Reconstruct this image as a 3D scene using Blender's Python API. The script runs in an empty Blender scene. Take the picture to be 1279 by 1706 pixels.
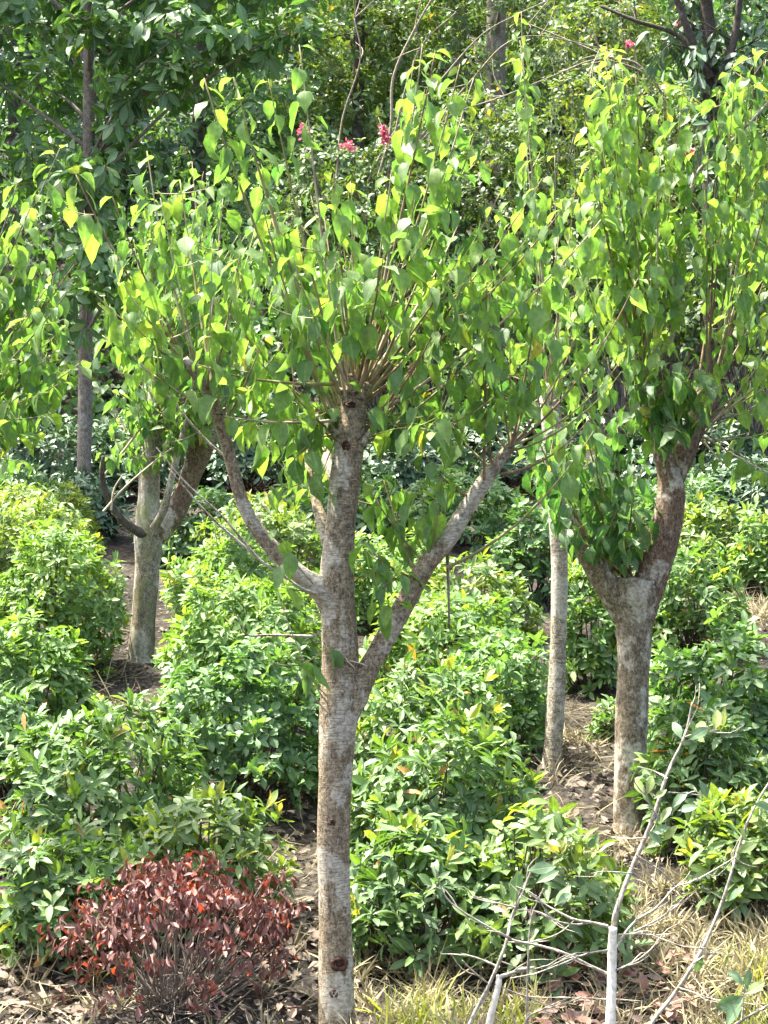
import bpy, math
import numpy as np
from mathutils import Vector

# ------------------------------------------------------------------ camera, sky, sun, exposure
scene = bpy.context.scene
COL = scene.collection
F = 3183.0                       # focal length in photo pixels (1706 high)
CAMZ = 1.9
cam_data = bpy.data.cameras.new('camera')
cam_data.sensor_fit = 'VERTICAL'
cam_data.sensor_height = 24.0
cam_data.lens = 24.0 * F / 1706.0
cam_data.clip_end = 500.0
cam_data.clip_start = 0.05
cam = bpy.data.objects.new('camera', cam_data)
cam.location = (0, 0, CAMZ)
cam.rotation_euler = (math.radians(90), 0, 0)
COL.objects.link(cam)
scene.camera = cam

SUN_DIR = Vector((-0.36, 0.14, 0.92)).normalized()     # towards the sun
SUN_ELEV = math.asin(SUN_DIR.z)
SUN_ROT = math.atan2(SUN_DIR.x, SUN_DIR.y)
world = bpy.data.worlds.new('World')
scene.world = world
world.use_nodes = True
wn = world.node_tree
for n in list(wn.nodes):
    wn.nodes.remove(n)
sky = wn.nodes.new('ShaderNodeTexSky')
sky.sky_type = 'NISHITA'
sky.sun_disc = False
sky.sun_elevation = SUN_ELEV
sky.sun_rotation = SUN_ROT
sky.dust_density = 6.0
sky.ozone_density = 0.6
bg = wn.nodes.new('ShaderNodeBackground')
bg.inputs['Strength'].default_value = 0.15
wo = wn.nodes.new('ShaderNodeOutputWorld')
wn.links.new(sky.outputs[0], bg.inputs[0])
wn.links.new(bg.outputs[0], wo.inputs[0])

sun_data = bpy.data.lights.new('sun', 'SUN')
sun_data.energy = 4.6
sun_data.angle = math.radians(0.6)
sun_data.color = (1.0, 0.95, 0.84)
sun = bpy.data.objects.new('sun', sun_data)
sun.rotation_euler = SUN_DIR.to_track_quat('Z', 'Y').to_euler()
sun.location = (-6, 5, 20)
COL.objects.link(sun)

scene.view_settings.view_transform = 'Standard'
scene.view_settings.look = 'None'
scene.view_settings.exposure = 2.12
scene.view_settings.gamma = 1.0
scene.render.engine = 'CYCLES'
scene.cycles.use_denoising = True
scene.cycles.max_bounces = 8
scene.cycles.transmission_bounces = 6
scene.cycles.diffuse_bounces = 4
scene.cycles.sample_clamp_indirect = 6.0

rng = np.random.default_rng(11)


def P(px, py, d):
    """photo pixel seen at distance d -> world point"""
    return np.array([(px - 639.5) / F * d, d, CAMZ - (py - 853.0) / F * d])


def S(pixels, d):
    return pixels / F * d


def gz(x, y):
    x = np.asarray(x, float); y = np.asarray(y, float)
    base = 0.18 * (y - 7.0)
    steep = np.where(y > 21.5, (y - 21.5) * 0.62, 0.0)
    bump = 0.022 * np.sin(2.1 * x + 1.3 * y) + 0.018 * np.sin(4.7 * x - 2.9 * y + 1.0) + 0.010 * np.sin(9.3 * x + 7.1 * y)
    return base + steep + bump


def norm(v):
    return v / (np.linalg.norm(v, axis=-1, keepdims=True) + 1e-9)


# ------------------------------------------------------------------ materials
def new_mat(name):
    m = bpy.data.materials.new(name)
    m.use_nodes = True
    nt = m.node_tree
    for n in list(nt.nodes):
        nt.nodes.remove(n)
    out = nt.nodes.new('ShaderNodeOutputMaterial')
    return m, nt, out


def N(nt, kind, **kw):
    n = nt.nodes.new(kind)
    for k, v in kw.items():
        setattr(n, k, v)
    return n


def L(nt, a, b):
    nt.links.new(a, b)


def ramp_node(nt, stops, interp='LINEAR'):
    r = N(nt, 'ShaderNodeValToRGB')
    r.color_ramp.interpolation = interp
    els = r.color_ramp.elements
    while len(els) < len(stops):
        els.new(0.5)
    for e, (p, c) in zip(els, stops):
        e.position = p
        e.color = (c[0], c[1], c[2], 1)
    return r


def leaf_mat(name, stops, rough=0.4, transl=0.35, tboost=(1.9, 1.9, 0.8), spec=0.5, back=(0.2, 0.3, 0.16), vein=0.5, backmix=0.35):
    """leaf blade: per-leaf tint picks a colour of the ramp; midrib and side veins; paler underside; light passes through"""
    m, nt, out = new_mat(name)
    at = N(nt, 'ShaderNodeAttribute', attribute_name='tint')
    r = ramp_node(nt, stops)
    L(nt, at.outputs['Fac'], r.inputs[0])
    uv = N(nt, 'ShaderNodeUVMap')
    sep = N(nt, 'ShaderNodeSeparateXYZ')
    L(nt, uv.outputs[0], sep.inputs[0])
    # |u-0.5|
    a = N(nt, 'ShaderNodeMath', operation='SUBTRACT'); a.inputs[1].default_value = 0.5
    L(nt, sep.outputs[0], a.inputs[0])
    b = N(nt, 'ShaderNodeMath', operation='ABSOLUTE'); L(nt, a.outputs[0], b.inputs[0])
    mid = N(nt, 'ShaderNodeMapRange'); mid.inputs[1].default_value = 0.02; mid.inputs[2].default_value = 0.07
    mid.inputs[3].default_value = 1.0; mid.inputs[4].default_value = 0.0
    L(nt, b.outputs[0], mid.inputs[0])
    # side veins: sin(24*(v - 0.7|u|))
    c = N(nt, 'ShaderNodeMath', operation='MULTIPLY_ADD'); c.inputs[1].default_value = -0.7
    L(nt, b.outputs[0], c.inputs[0]); L(nt, sep.outputs[1], c.inputs[2])
    d = N(nt, 'ShaderNodeMath', operation='MULTIPLY'); d.inputs[1].default_value = 44.0; L(nt, c.outputs[0], d.inputs[0])
    e = N(nt, 'ShaderNodeMath', operation='SINE'); L(nt, d.outputs[0], e.inputs[0])
    f = N(nt, 'ShaderNodeMapRange'); f.inputs[1].default_value = 0.8; f.inputs[2].default_value = 1.0
    f.inputs[3].default_value = 0.0; f.inputs[4].default_value = 0.45
    L(nt, e.outputs[0], f.inputs[0])
    g = N(nt, 'ShaderNodeMath', operation='MAXIMUM'); L(nt, mid.outputs[0], g.inputs[0]); L(nt, f.outputs[0], g.inputs[1])
    h = N(nt, 'ShaderNodeMath', operation='MULTIPLY'); h.inputs[1].default_value = vein; L(nt, g.outputs[0], h.inputs[0])
    vc = N(nt, 'ShaderNodeMixRGB', blend_type='MIX'); vc.inputs[2].default_value = (0.26, 0.34, 0.12, 1)
    L(nt, h.outputs[0], vc.inputs[0]); L(nt, r.outputs[0], vc.inputs[1])
    # blotches
    geo = N(nt, 'ShaderNodeNewGeometry')
    nz = N(nt, 'ShaderNodeTexNoise'); nz.inputs['Scale'].default_value = 55.0; nz.inputs['Detail'].default_value = 3.0
    L(nt, geo.outputs['Position'], nz.inputs['Vector'])
    mr = N(nt, 'ShaderNodeMapRange'); mr.inputs[1].default_value = 0.3; mr.inputs[2].default_value = 0.7
    mr.inputs[3].default_value = 0.72; mr.inputs[4].default_value = 1.22
    L(nt, nz.outputs[0], mr.inputs[0])
    bl = N(nt, 'ShaderNodeMixRGB', blend_type='MULTIPLY'); bl.inputs[0].default_value = 1.0
    L(nt, vc.outputs[0], bl.inputs[1]); L(nt, mr.outputs[0], bl.inputs[2])
    # underside paler
    bm = N(nt, 'ShaderNodeMath', operation='MULTIPLY'); bm.inputs[1].default_value = backmix
    L(nt, geo.outputs['Backfacing'], bm.inputs[0])
    bk = N(nt, 'ShaderNodeMixRGB'); bk.inputs[2].default_value = (*back, 1)
    L(nt, bm.outputs[0], bk.inputs[0]); L(nt, bl.outputs[0], bk.inputs[1])
    bsdf = N(nt, 'ShaderNodeBsdfPrincipled')
    L(nt, bk.outputs[0], bsdf.inputs['Base Color'])
    rr = N(nt, 'ShaderNodeMapRange'); rr.inputs[3].default_value = rough - 0.08; rr.inputs[4].default_value = rough + 0.14
    L(nt, nz.outputs[0], rr.inputs[0]); L(nt, rr.outputs[0], bsdf.inputs['Roughness'])
    bsdf.inputs['Specular IOR Level'].default_value = spec
    bp = N(nt, 'ShaderNodeBump'); bp.inputs['Strength'].default_value = 0.25; bp.inputs['Distance'].default_value = 0.002
    L(nt, g.outputs[0], bp.inputs['Height']); L(nt, bp.outputs[0], bsdf.inputs['Normal'])
    tr = N(nt, 'ShaderNodeBsdfTranslucent')
    tc = N(nt, 'ShaderNodeMixRGB', blend_type='MULTIPLY'); tc.inputs[0].default_value = 1.0; tc.inputs[2].default_value = (*tboost, 1)
    L(nt, bl.outputs[0], tc.inputs[1]); L(nt, tc.outputs[0], tr.inputs['Color'])
    mx = N(nt, 'ShaderNodeMixShader'); mx.inputs[0].default_value = transl
    L(nt, bsdf.outputs[0], mx.inputs[1]); L(nt, tr.outputs[0], mx.inputs[2])
    L(nt, mx.outputs[0], out.inputs['Surface'])
    return m


def bark_mat(name, dark, light, lichen, lichen_amt=0.5, band=True, bump=0.6, fine=1.0, moss=None):
    m, nt, out = new_mat(name)
    tc = N(nt, 'ShaderNodeTexCoord')
    src = tc.outputs['Object']

    def noise(scale, vec=(1, 1, 1), detail=4.0, rough=0.6):
        mp = N(nt, 'ShaderNodeMapping'); mp.inputs['Scale'].default_value = vec
        L(nt, src, mp.inputs[0])
        n = N(nt, 'ShaderNodeTexNoise'); n.inputs['Scale'].default_value = scale
        n.inputs['Detail'].default_value = detail; n.inputs['Roughness'].default_value = rough
        L(nt, mp.outputs[0], n.inputs['Vector'])
        return n.outputs[0]
    n1 = noise(46 * fine, (1, 1, 0.7), 8, 0.75)
    base = ramp_node(nt, [(0.36, dark), (0.60, light)])
    L(nt, n1, base.inputs[0])
    col = base.outputs[0]
    hgt = n1
    if band:
        # lenticels: short pale dashes across the trunk
        n2 = noise(14 * fine, (1.6, 1.6, 13), 3, 0.6)
        r2 = ramp_node(nt, [(0.55, (0, 0, 0)), (0.64, (1, 1, 1))])
        L(nt, n2, r2.inputs[0])
        mx = N(nt, 'ShaderNodeMixRGB'); mx.inputs[2].default_value = (light[0] * 1.75, light[1] * 1.65, light[2] * 1.4, 1)
        mf = N(nt, 'ShaderNodeMath', operation='MULTIPLY'); mf.inputs[1].default_value = 0.6
        L(nt, r2.outputs[0], mf.inputs[0]); L(nt, mf.outputs[0], mx.inputs[0]); L(nt, col, mx.inputs[1])
        col = mx.outputs[0]
        n2b = noise(9 * fine, (1.2, 1.2, 9), 4, 0.7)
        r2b = ramp_node(nt, [(0.30, (1, 1, 1)), (0.42, (0, 0, 0))])
        L(nt, n2b, r2b.inputs[0])
        mxb = N(nt, 'ShaderNodeMixRGB'); mxb.inputs[2].default_value = (dark[0] * 0.45, dark[1] * 0.45, dark[2] * 0.45, 1)
        L(nt, r2b.outputs[0], mxb.inputs[0]); L(nt, col, mxb.inputs[1])
        col = mxb.outputs[0]
        ad = N(nt, 'ShaderNodeMath', operation='ADD'); L(nt, n1, ad.inputs[0]); L(nt, r2.outputs[0], ad.inputs[1])
        hgt = ad.outputs[0]
    n6 = noise(150, (1, 1, 0.6), 3, 0.7)
    r6 = ramp_node(nt, [(0.34, (0.38, 0.36, 0.33)), (0.50, (1, 1, 1)), (0.66, (1.45, 1.42, 1.36))])
    L(nt, n6, r6.inputs[0])
    m6 = N(nt, 'ShaderNodeMixRGB', blend_type='MULTIPLY'); m6.inputs[0].default_value = 1.0
    L(nt, col, m6.inputs[1]); L(nt, r6.outputs[0], m6.inputs[2])
    col = m6.outputs[0]
    # lichen patches
    n3 = noise(5.5, (1, 1, 0.7), 8, 0.72)
    lo = 0.66 - 0.2 * lichen_amt
    r3 = ramp_node(nt, [(lo, (0, 0, 0)), (lo + 0.05, (1, 1, 1))])
    L(nt, n3, r3.inputs[0])
    n4 = noise(60, (1, 1, 1), 3, 0.6)
    r4 = ramp_node(nt, [(0.35, (0.25, 0.25, 0.25)), (0.6, (1, 1, 1))])
    L(nt, n4, r4.inputs[0])
    m3 = N(nt, 'ShaderNodeMath', operation='MULTIPLY'); L(nt, r3.outputs[0], m3.inputs[0]); L(nt, r4.outputs[0], m3.inputs[1])
    m4 = N(nt, 'ShaderNodeMath', operation='MULTIPLY'); m4.inputs[1].default_value = 0.8; L(nt, m3.outputs[0], m4.inputs[0])
    mx2 = N(nt, 'ShaderNodeMixRGB'); mx2.inputs[2].default_value = (*lichen, 1)
    L(nt, m4.outputs[0], mx2.inputs[0]); L(nt, col, mx2.inputs[1])
    col = mx2.outputs[0]
    if moss is not None:
        n5 = noise(7, (1, 1, 0.5), 6, 0.7)
        r5 = ramp_node(nt, [(0.5, (0, 0, 0)), (0.62, (0.7, 0.7, 0.7))])
        L(nt, n5, r5.inputs[0])
        mx3 = N(nt, 'ShaderNodeMixRGB'); mx3.inputs[2].default_value = (*moss, 1)
        L(nt, r5.outputs[0], mx3.inputs[0]); L(nt, col, mx3.inputs[1])
        col = mx3.outputs[0]
    b = N(nt, 'ShaderNodeBsdfPrincipled')
    b.inputs['Roughness'].default_value = 0.88
    b.inputs['Specular IOR Level'].default_value = 0.25
    L(nt, col, b.inputs['Base Color'])
    bp = N(nt, 'ShaderNodeBump'); bp.inputs['Strength'].default_value = bump; bp.inputs['Distance'].default_value = 0.006
    L(nt, hgt, bp.inputs['Height']); L(nt, bp.outputs[0], b.inputs['Normal'])
    L(nt, b.outputs[0], out.inputs['Surface'])
    return m


def plain_mat(name, c1, c2, scale=30.0, rough=0.85):
    m, nt, out = new_mat(name)
    tc = N(nt, 'ShaderNodeTexCoord')
    n = N(nt, 'ShaderNodeTexNoise'); n.inputs['Scale'].default_value = scale; n.inputs['Detail'].default_value = 5
    L(nt, tc.outputs['Object'], n.inputs['Vector'])
    r = ramp_node(nt, [(0.35, c1), (0.65, c2)])
    L(nt, n.outputs[0], r.inputs[0])
    b = N(nt, 'ShaderNodeBsdfPrincipled'); b.inputs['Roughness'].default_value = rough
    b.inputs['Specular IOR Level'].default_value = 0.25
    L(nt, r.outputs[0], b.inputs['Base Color'])
    bp = N(nt, 'ShaderNodeBump'); bp.inputs['Strength'].default_value = 0.4; bp.inputs['Distance'].default_value = 0.004
    L(nt, n.outputs[0], bp.inputs['Height']); L(nt, bp.outputs[0], b.inputs['Normal'])
    L(nt, b.outputs[0], out.inputs['Surface'])
    return m


def soil_mat():
    m, nt, out = new_mat('soil')
    tc = N(nt, 'ShaderNodeTexCoord')
    big = N(nt, 'ShaderNodeTexNoise'); big.inputs['Scale'].default_value = 1.1; big.inputs['Detail'].default_value = 6
    fine = N(nt, 'ShaderNodeTexNoise'); fine.inputs['Scale'].default_value = 24; fine.inputs['Detail'].default_value = 8
    fine.inputs['Roughness'].default_value = 0.7
    vor = N(nt, 'ShaderNodeTexVoronoi'); vor.inputs['Scale'].default_value = 16
    for t in (big, fine, vor):
        L(nt, tc.outputs['Object'], t.inputs['Vector'])
    r1 = ramp_node(nt, [(0.3, (0.013, 0.012, 0.011)), (0.5, (0.036, 0.033, 0.029)), (0.74, (0.115, 0.108, 0.096))])
    L(nt, fine.outputs[0], r1.inputs[0])
    r2 = ramp_node(nt, [(0.42, (0.75, 0.72, 0.7)), (0.62, (1.5, 1.4, 1.22))])
    L(nt, big.outputs[0], r2.inputs[0])
    mx = N(nt, 'ShaderNodeMixRGB', blend_type='MULTIPLY'); mx.inputs[0].default_value = 1
    L(nt, r1.outputs[0], mx.inputs[1]); L(nt, r2.outputs[0], mx.inputs[2])
    b = N(nt, 'ShaderNodeBsdfPrincipled'); b.inputs['Roughness'].default_value = 0.95
    b.inputs['Specular IOR Level'].default_value = 0.15
    L(nt, mx.outputs[0], b.inputs['Base Color'])
    ad = N(nt, 'ShaderNodeMath', operation='ADD')
    L(nt, fine.outputs[0], ad.inputs[0]); L(nt, vor.outputs[0], ad.inputs[1])
    bp = N(nt, 'ShaderNodeBump'); bp.inputs['Strength'].default_value = 0.9; bp.inputs['Distance'].default_value = 0.03
    L(nt, ad.outputs[0], bp.inputs['Height']); L(nt, bp.outputs[0], b.inputs['Normal'])
    L(nt, b.outputs[0], out.inputs['Surface'])
    return m


M = {}
M['soil'] = soil_mat()
# pruned tree leaves: green to yellow
M['leaf_main'] = leaf_mat('leaf_main', [(0.0, (0.044, 0.125, 0.036)), (0.45, (0.128, 0.240, 0.056)), (0.75, (0.185, 0.305, 0.062)),
                                        (0.91, (0.33, 0.36, 0.055)), (1.0, (0.55, 0.40, 0.03))], rough=0.45, transl=0.54, tboost=(1.4, 1.55, 0.75), spec=0.4)
M['leaf_glossy'] = leaf_mat('leaf_glossy', [(0.0, (0.022, 0.062, 0.014)), (0.5, (0.060, 0.140, 0.028)), (0.8, (0.155, 0.27, 0.042)),
                                            (0.93, (0.32, 0.34, 0.05)), (1.0, (0.55, 0.20, 0.05))], rough=0.42, transl=0.30, spec=0.42)
M['leaf_bright'] = leaf_mat('leaf_bright', [(0.0, (0.034, 0.092, 0.016)), (0.5, (0.092, 0.195, 0.036)), (0.85, (0.205, 0.325, 0.055)),
                                            (0.95, (0.34, 0.36, 0.06)), (1.0, (0.50, 0.27, 0.06))], rough=0.46, transl=0.34, spec=0.4)
M['leaf_olive'] = leaf_mat('leaf_olive', [(0.0, (0.045, 0.090, 0.016)), (0.5, (0.100, 0.175, 0.028)), (0.85, (0.215, 0.285, 0.042)),
                                          (0.95, (0.36, 0.30, 0.05)), (1.0, (0.50, 0.14, 0.04))], rough=0.42, transl=0.34, spec=0.5)
M['leaf_blue'] = leaf_mat('leaf_blue', [(0.0, (0.020, 0.068, 0.022)), (0.5, (0.060, 0.155, 0.042)), (0.85, (0.14, 0.27, 0.07)),
                                        (1.0, (0.2, 0.32, 0.08))], rough=0.43, transl=0.28, spec=0.42)
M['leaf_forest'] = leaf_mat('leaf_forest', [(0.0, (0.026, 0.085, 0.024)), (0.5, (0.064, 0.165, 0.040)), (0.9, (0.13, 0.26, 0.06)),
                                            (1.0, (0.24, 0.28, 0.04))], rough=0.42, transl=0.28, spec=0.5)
M['leaf_shrub'] = leaf_mat('leaf_shrub', [(0.0, (0.026, 0.058, 0.017)), (0.5, (0.060, 0.110, 0.027)), (0.9, (0.135, 0.18, 0.038)),
                                          (1.0, (0.34, 0.22, 0.06))], rough=0.45, transl=0.34, spec=0.4)
M['leaf_dark'] = leaf_mat('leaf_dark', [(0.0, (0.012, 0.040, 0.022)), (0.6, (0.024, 0.072, 0.042)), (1.0, (0.055, 0.12, 0.07))],  # dark foliage; also carries the shade of the wood in its colour
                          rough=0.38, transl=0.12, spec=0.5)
M['leaf_red'] = leaf_mat('leaf_red', [(0.0, (0.040, 0.012, 0.011)), (0.4, (0.092, 0.025, 0.021)), (0.82, (0.205, 0.088, 0.072)),
                                      (0.93, (0.50, 0.09, 0.04)), (1.0, (0.68, 0.14, 0.03))], rough=0.45, transl=0.2,
                         tboost=(1.6, 0.9, 0.8), spec=0.5, back=(0.3, 0.17, 0.15), vein=0.25)
M['leaf_young'] = leaf_mat('leaf_young', [(0.0, (0.05, 0.11, 0.06)), (0.5, (0.10, 0.19, 0.10)), (1.0, (0.28, 0.33, 0.05))], rough=0.4, transl=0.3)
M['litter'] = leaf_mat('litter', [(0.0, (0.04, 0.032, 0.025)), (0.5, (0.085, 0.066, 0.050)), (0.85, (0.21, 0.175, 0.135)),
                                  (1.0, (0.30, 0.10, 0.07))], rough=0.8, transl=0.1, tboost=(1, 1, 1), spec=0.2, back=(0.3, 0.25, 0.2), vein=0.1)
M['straw'] = leaf_mat('straw', [(0.0, (0.10, 0.08, 0.05)), (0.5, (0.25, 0.215, 0.12)), (1.0, (0.46, 0.41, 0.26))], rough=0.7,
                      transl=0.2, tboost=(1.1, 1.1, 1), spec=0.3, back=(0.4, 0.35, 0.2), vein=0.0, backmix=0.2)
M['grass'] = leaf_mat('grass', [(0.0, (0.11, 0.14, 0.025)), (0.5, (0.24, 0.27, 0.05)), (1.0, (0.42, 0.40, 0.12))], rough=0.5,
                      transl=0.35, spec=0.4, back=(0.2, 0.26, 0.1), vein=0.0)
M['petal'] = leaf_mat('petal', [(0.0, (0.45, 0.07, 0.14)), (0.6, (0.62, 0.16, 0.25)), (1.0, (0.72, 0.36, 0.42))], rough=0.6, transl=0.3,
                      tboost=(1.2, 0.9, 0.9), spec=0.3, back=(0.7, 0.2, 0.3), vein=0.0)
M['bark_main'] = bark_mat('bark_main', (0.085, 0.066, 0.043), (0.31, 0.255, 0.175), (0.53, 0.50, 0.41), 0.80, True, 0.9)
M['bark_limb'] = bark_mat('bark_limb', (0.095, 0.076, 0.056), (0.32, 0.27, 0.20), (0.56, 0.54, 0.47), 1.0, True, 0.8)
M['bark_right'] = bark_mat('bark_right', (0.060, 0.047, 0.033), (0.25, 0.205, 0.14), (0.52, 0.49, 0.40), 0.80, False, 1.0, 1.2)
M['bark_red_shaded'] = bark_mat('bark_red_shaded', (0.060, 0.040, 0.028), (0.20, 0.138, 0.092), (0.50, 0.47, 0.40), 0.62, False, 0.9, 1.3)  # red-brown upper limbs, crown shade darkened into the bark colour
M['bark_thin'] = bark_mat('bark_thin', (0.11, 0.095, 0.07), (0.36, 0.325, 0.255), (0.56, 0.54, 0.47), 0.9, True, 0.7)
M['bark_left'] = bark_mat('bark_left', (0.085, 0.070, 0.050), (0.30, 0.255, 0.19), (0.50, 0.48, 0.42), 0.8, False, 0.9, 1.0, (0.15, 0.17, 0.06))
M['bark_grey'] = bark_mat('bark_grey', (0.10, 0.085, 0.07), (0.24, 0.21, 0.175), (0.36, 0.35, 0.31), 0.4, False, 0.6, 0.7)
M['bark_dark'] = bark_mat('bark_dark', (0.035, 0.030, 0.026), (0.10, 0.085, 0.07), (0.22, 0.21, 0.19), 0.3, False, 0.6, 0.7)
M['bark_pale'] = bark_mat('bark_pale', (0.15, 0.13, 0.10), (0.32, 0.28, 0.22), (0.40, 0.38, 0.33), 0.4, False, 0.5)
M['shoot_green'] = plain_mat('shoot_green', (0.16, 0.15, 0.065), (0.31, 0.28, 0.13), 25)
M['shoot_brown'] = plain_mat('shoot_brown', (0.13, 0.085, 0.048), (0.27, 0.19, 0.11), 25)
M['shoot_pale'] = plain_mat('shoot_pale', (0.24, 0.20, 0.13), (0.44, 0.38, 0.27), 25)
M['stem_dark'] = plain_mat('stem_dark', (0.04, 0.032, 0.024), (0.11, 0.09, 0.065), 30)
M['stem_red'] = plain_mat('stem_red', (0.10, 0.085, 0.07), (0.25, 0.21, 0.17), 30)
M['young_bark'] = plain_mat('young_bark', (0.20, 0.18, 0.14), (0.47, 0.43, 0.355), 60)
M['limewash'] = plain_mat('limewash', (0.55, 0.50, 0.41), (0.86, 0.80, 0.68), 60)
M['scar'] = plain_mat('scar', (0.018, 0.011, 0.008), (0.085, 0.038, 0.022), 60)
M['cut_wood'] = plain_mat('cut_wood', (0.05, 0.035, 0.028), (0.17, 0.12, 0.09), 50)
M['stone'] = plain_mat('stone', (0.20, 0.19, 0.17), (0.46, 0.44, 0.40), 35)


# ------------------------------------------------------------------ objects, things
def mesh_obj(name, verts, faces_flat, sizes, mat, parent=None, uv=None, tint=None, smooth=True):
    me = bpy.data.meshes.new(name)
    nv = len(verts); nl = len(faces_flat); nf = len(sizes)
    me.vertices.add(nv)
    me.vertices.foreach_set('co', np.ascontiguousarray(verts, dtype=np.float32).ravel())
    me.loops.add(nl)
    me.loops.foreach_set('vertex_index', np.ascontiguousarray(faces_flat, dtype=np.int32))
    me.polygons.add(nf)
    starts = np.concatenate([[0], np.cumsum(sizes)[:-1]]).astype(np.int32)
    me.polygons.foreach_set('loop_start', starts)
    me.polygons.foreach_set('loop_total', np.asarray(sizes, dtype=np.int32))
    me.polygons.foreach_set('use_smooth', np.full(nf, smooth, dtype=bool))
    if uv is not None:
        l = me.uv_layers.new(name='UVMap')
        l.data.foreach_set('uv', np.ascontiguousarray(uv[faces_flat], dtype=np.float32).ravel())
    if tint is not None:
        a = me.attributes.new('tint', 'FLOAT', 'POINT')
        a.data.foreach_set('value', np.ascontiguousarray(tint, dtype=np.float32))
    me.materials.append(mat)
    me.update(calc_edges=True)
    o = bpy.data.objects.new(name, me)
    COL.objects.link(o)
    if parent is not None:
        o.parent = parent
        if parent.parent is None:                          # vertices are written in world coordinates
            o.location = tuple(-np.array(parent.location))
    return o


def thing(name, label, cat, loc, group=None):
    o = bpy.data.objects.new(name, None)
    o.empty_display_size = 0.1
    COL.objects.link(o)
    o.location = tuple(float(v) for v in loc)
    o['label'] = label
    o['category'] = cat
    if group:
        o['group'] = group
    return o


def catmull(pts, n):
    pts = np.asarray(pts, float)
    if len(pts) < 3:
        t = np.linspace(0, 1, n)[:, None]
        return pts[0] * (1 - t) + pts[-1] * t
    p = np.vstack([2 * pts[0] - pts[1], pts, 2 * pts[-1] - pts[-2]])
    segs = len(pts) - 1
    ts = np.linspace(0, segs, n)
    i = np.minimum(ts.astype(int), segs - 1)
    t = (ts - i)[:, None]
    p0, p1, p2, p3 = p[i], p[i + 1], p[i + 2], p[i + 3]
    return 0.5 * (2 * p1 + (p2 - p0) * t + (2 * p0 - 5 * p1 + 4 * p2 - p3) * t * t + (3 * p1 - p0 - 3 * p2 + p3) * t ** 3)


class Tubes:
    def __init__(self):
        self.v = []; self.f = []; self.s = []; self.n = 0

    def add(self, pts, radii, sides=8, rings=None, rough=0.0, cap=True, seed=0):
        pts = np.asarray(pts, float)
        radii = np.asarray(radii, float)
        if rings is None:
            rings = max(2, len(pts))
        c4 = catmull(np.hstack([pts, radii[:, None]]), rings)
        c = c4[:, :3]; r = np.maximum(c4[:, 3], 0.0004)
        tan = norm(np.gradient(c, axis=0))
        ref = np.array([0.0, 1.0, 0.0]) if abs(tan[0][1]) < 0.9 else np.array([1.0, 0, 0])
        u = norm(np.cross(tan[0], ref)); U = []
        for t in tan:
            u = norm(u - np.dot(u, t) * t); U.append(u)
        U = np.array(U); V = np.cross(tan, U)
        a = np.linspace(0, 2 * np.pi, sides, endpoint=False)
        rad = r[:, None] * np.ones(sides)
        if rough > 0:
            k = np.arange(rings)[:, None]
            rad = rad * (1 + rough * (np.sin(3 * a[None] + 0.21 * k + seed) * 0.5 + np.sin(5 * a[None] - 0.37 * k + 2 * seed) * 0.35
                                      + np.sin(0.55 * k + seed) * 0.5 + rng.normal(0, 0.35, (rings, sides))))
        ring = c[:, None, :] + rad[..., None] * (np.cos(a)[None, :, None] * U[:, None, :] + np.sin(a)[None, :, None] * V[:, None, :])
        vs = ring.reshape(-1, 3)
        i = np.arange(rings - 1)[:, None] * sides; j = np.arange(sides)[None, :]; j2 = (j + 1) % sides
        q = np.stack([i + j, i + j2, i + sides + j2, i + sides + j], -1).reshape(-1, 4) + self.n
        self.f.append(q.ravel()); self.s.append(np.full(len(q), 4))
        nv = len(vs)
        if cap:
            vs = np.vstack([vs, c[-1] + tan[-1] * r[-1] * 0.15])
            top = (rings - 1) * sides
            tq = np.stack([top + np.arange(sides), top + (np.arange(sides) + 1) % sides, np.full(sides, nv)], -1) + self.n
            self.f.append(tq.ravel()); self.s.append(np.full(sides, 3))
        self.v.append(vs); self.n += len(vs)
        return c

    def build(self, name, mat, parent=None):
        return mesh_obj(name, np.vstack(self.v), np.concatenate(self.f), np.concatenate(self.s), mat, parent)


SHAPES = {
    # rows: (v along 0..1, half width 0..1); first and last are points
    'ovate':  [(-0.22, 0.0), (0.0, 0.05), (0.10, 0.62), (0.30, 1.0), (0.54, 0.82), (0.76, 0.38), (0.89, 0.12), (1.0, 0.0)],
    'ellip':  [(-0.08, 0.0), (0.06, 0.25), (0.32, 0.88), (0.58, 1.0), (0.82, 0.58), (1.0, 0.0)],
    'simple': [(0.0, 0.0), (0.3, 0.9), (0.65, 0.9), (1.0, 0.0)],
    'blade':  [(0.0, 0.35), (0.35, 1.0), (0.7, 0.75), (1.0, 0.0)],
}


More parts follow.
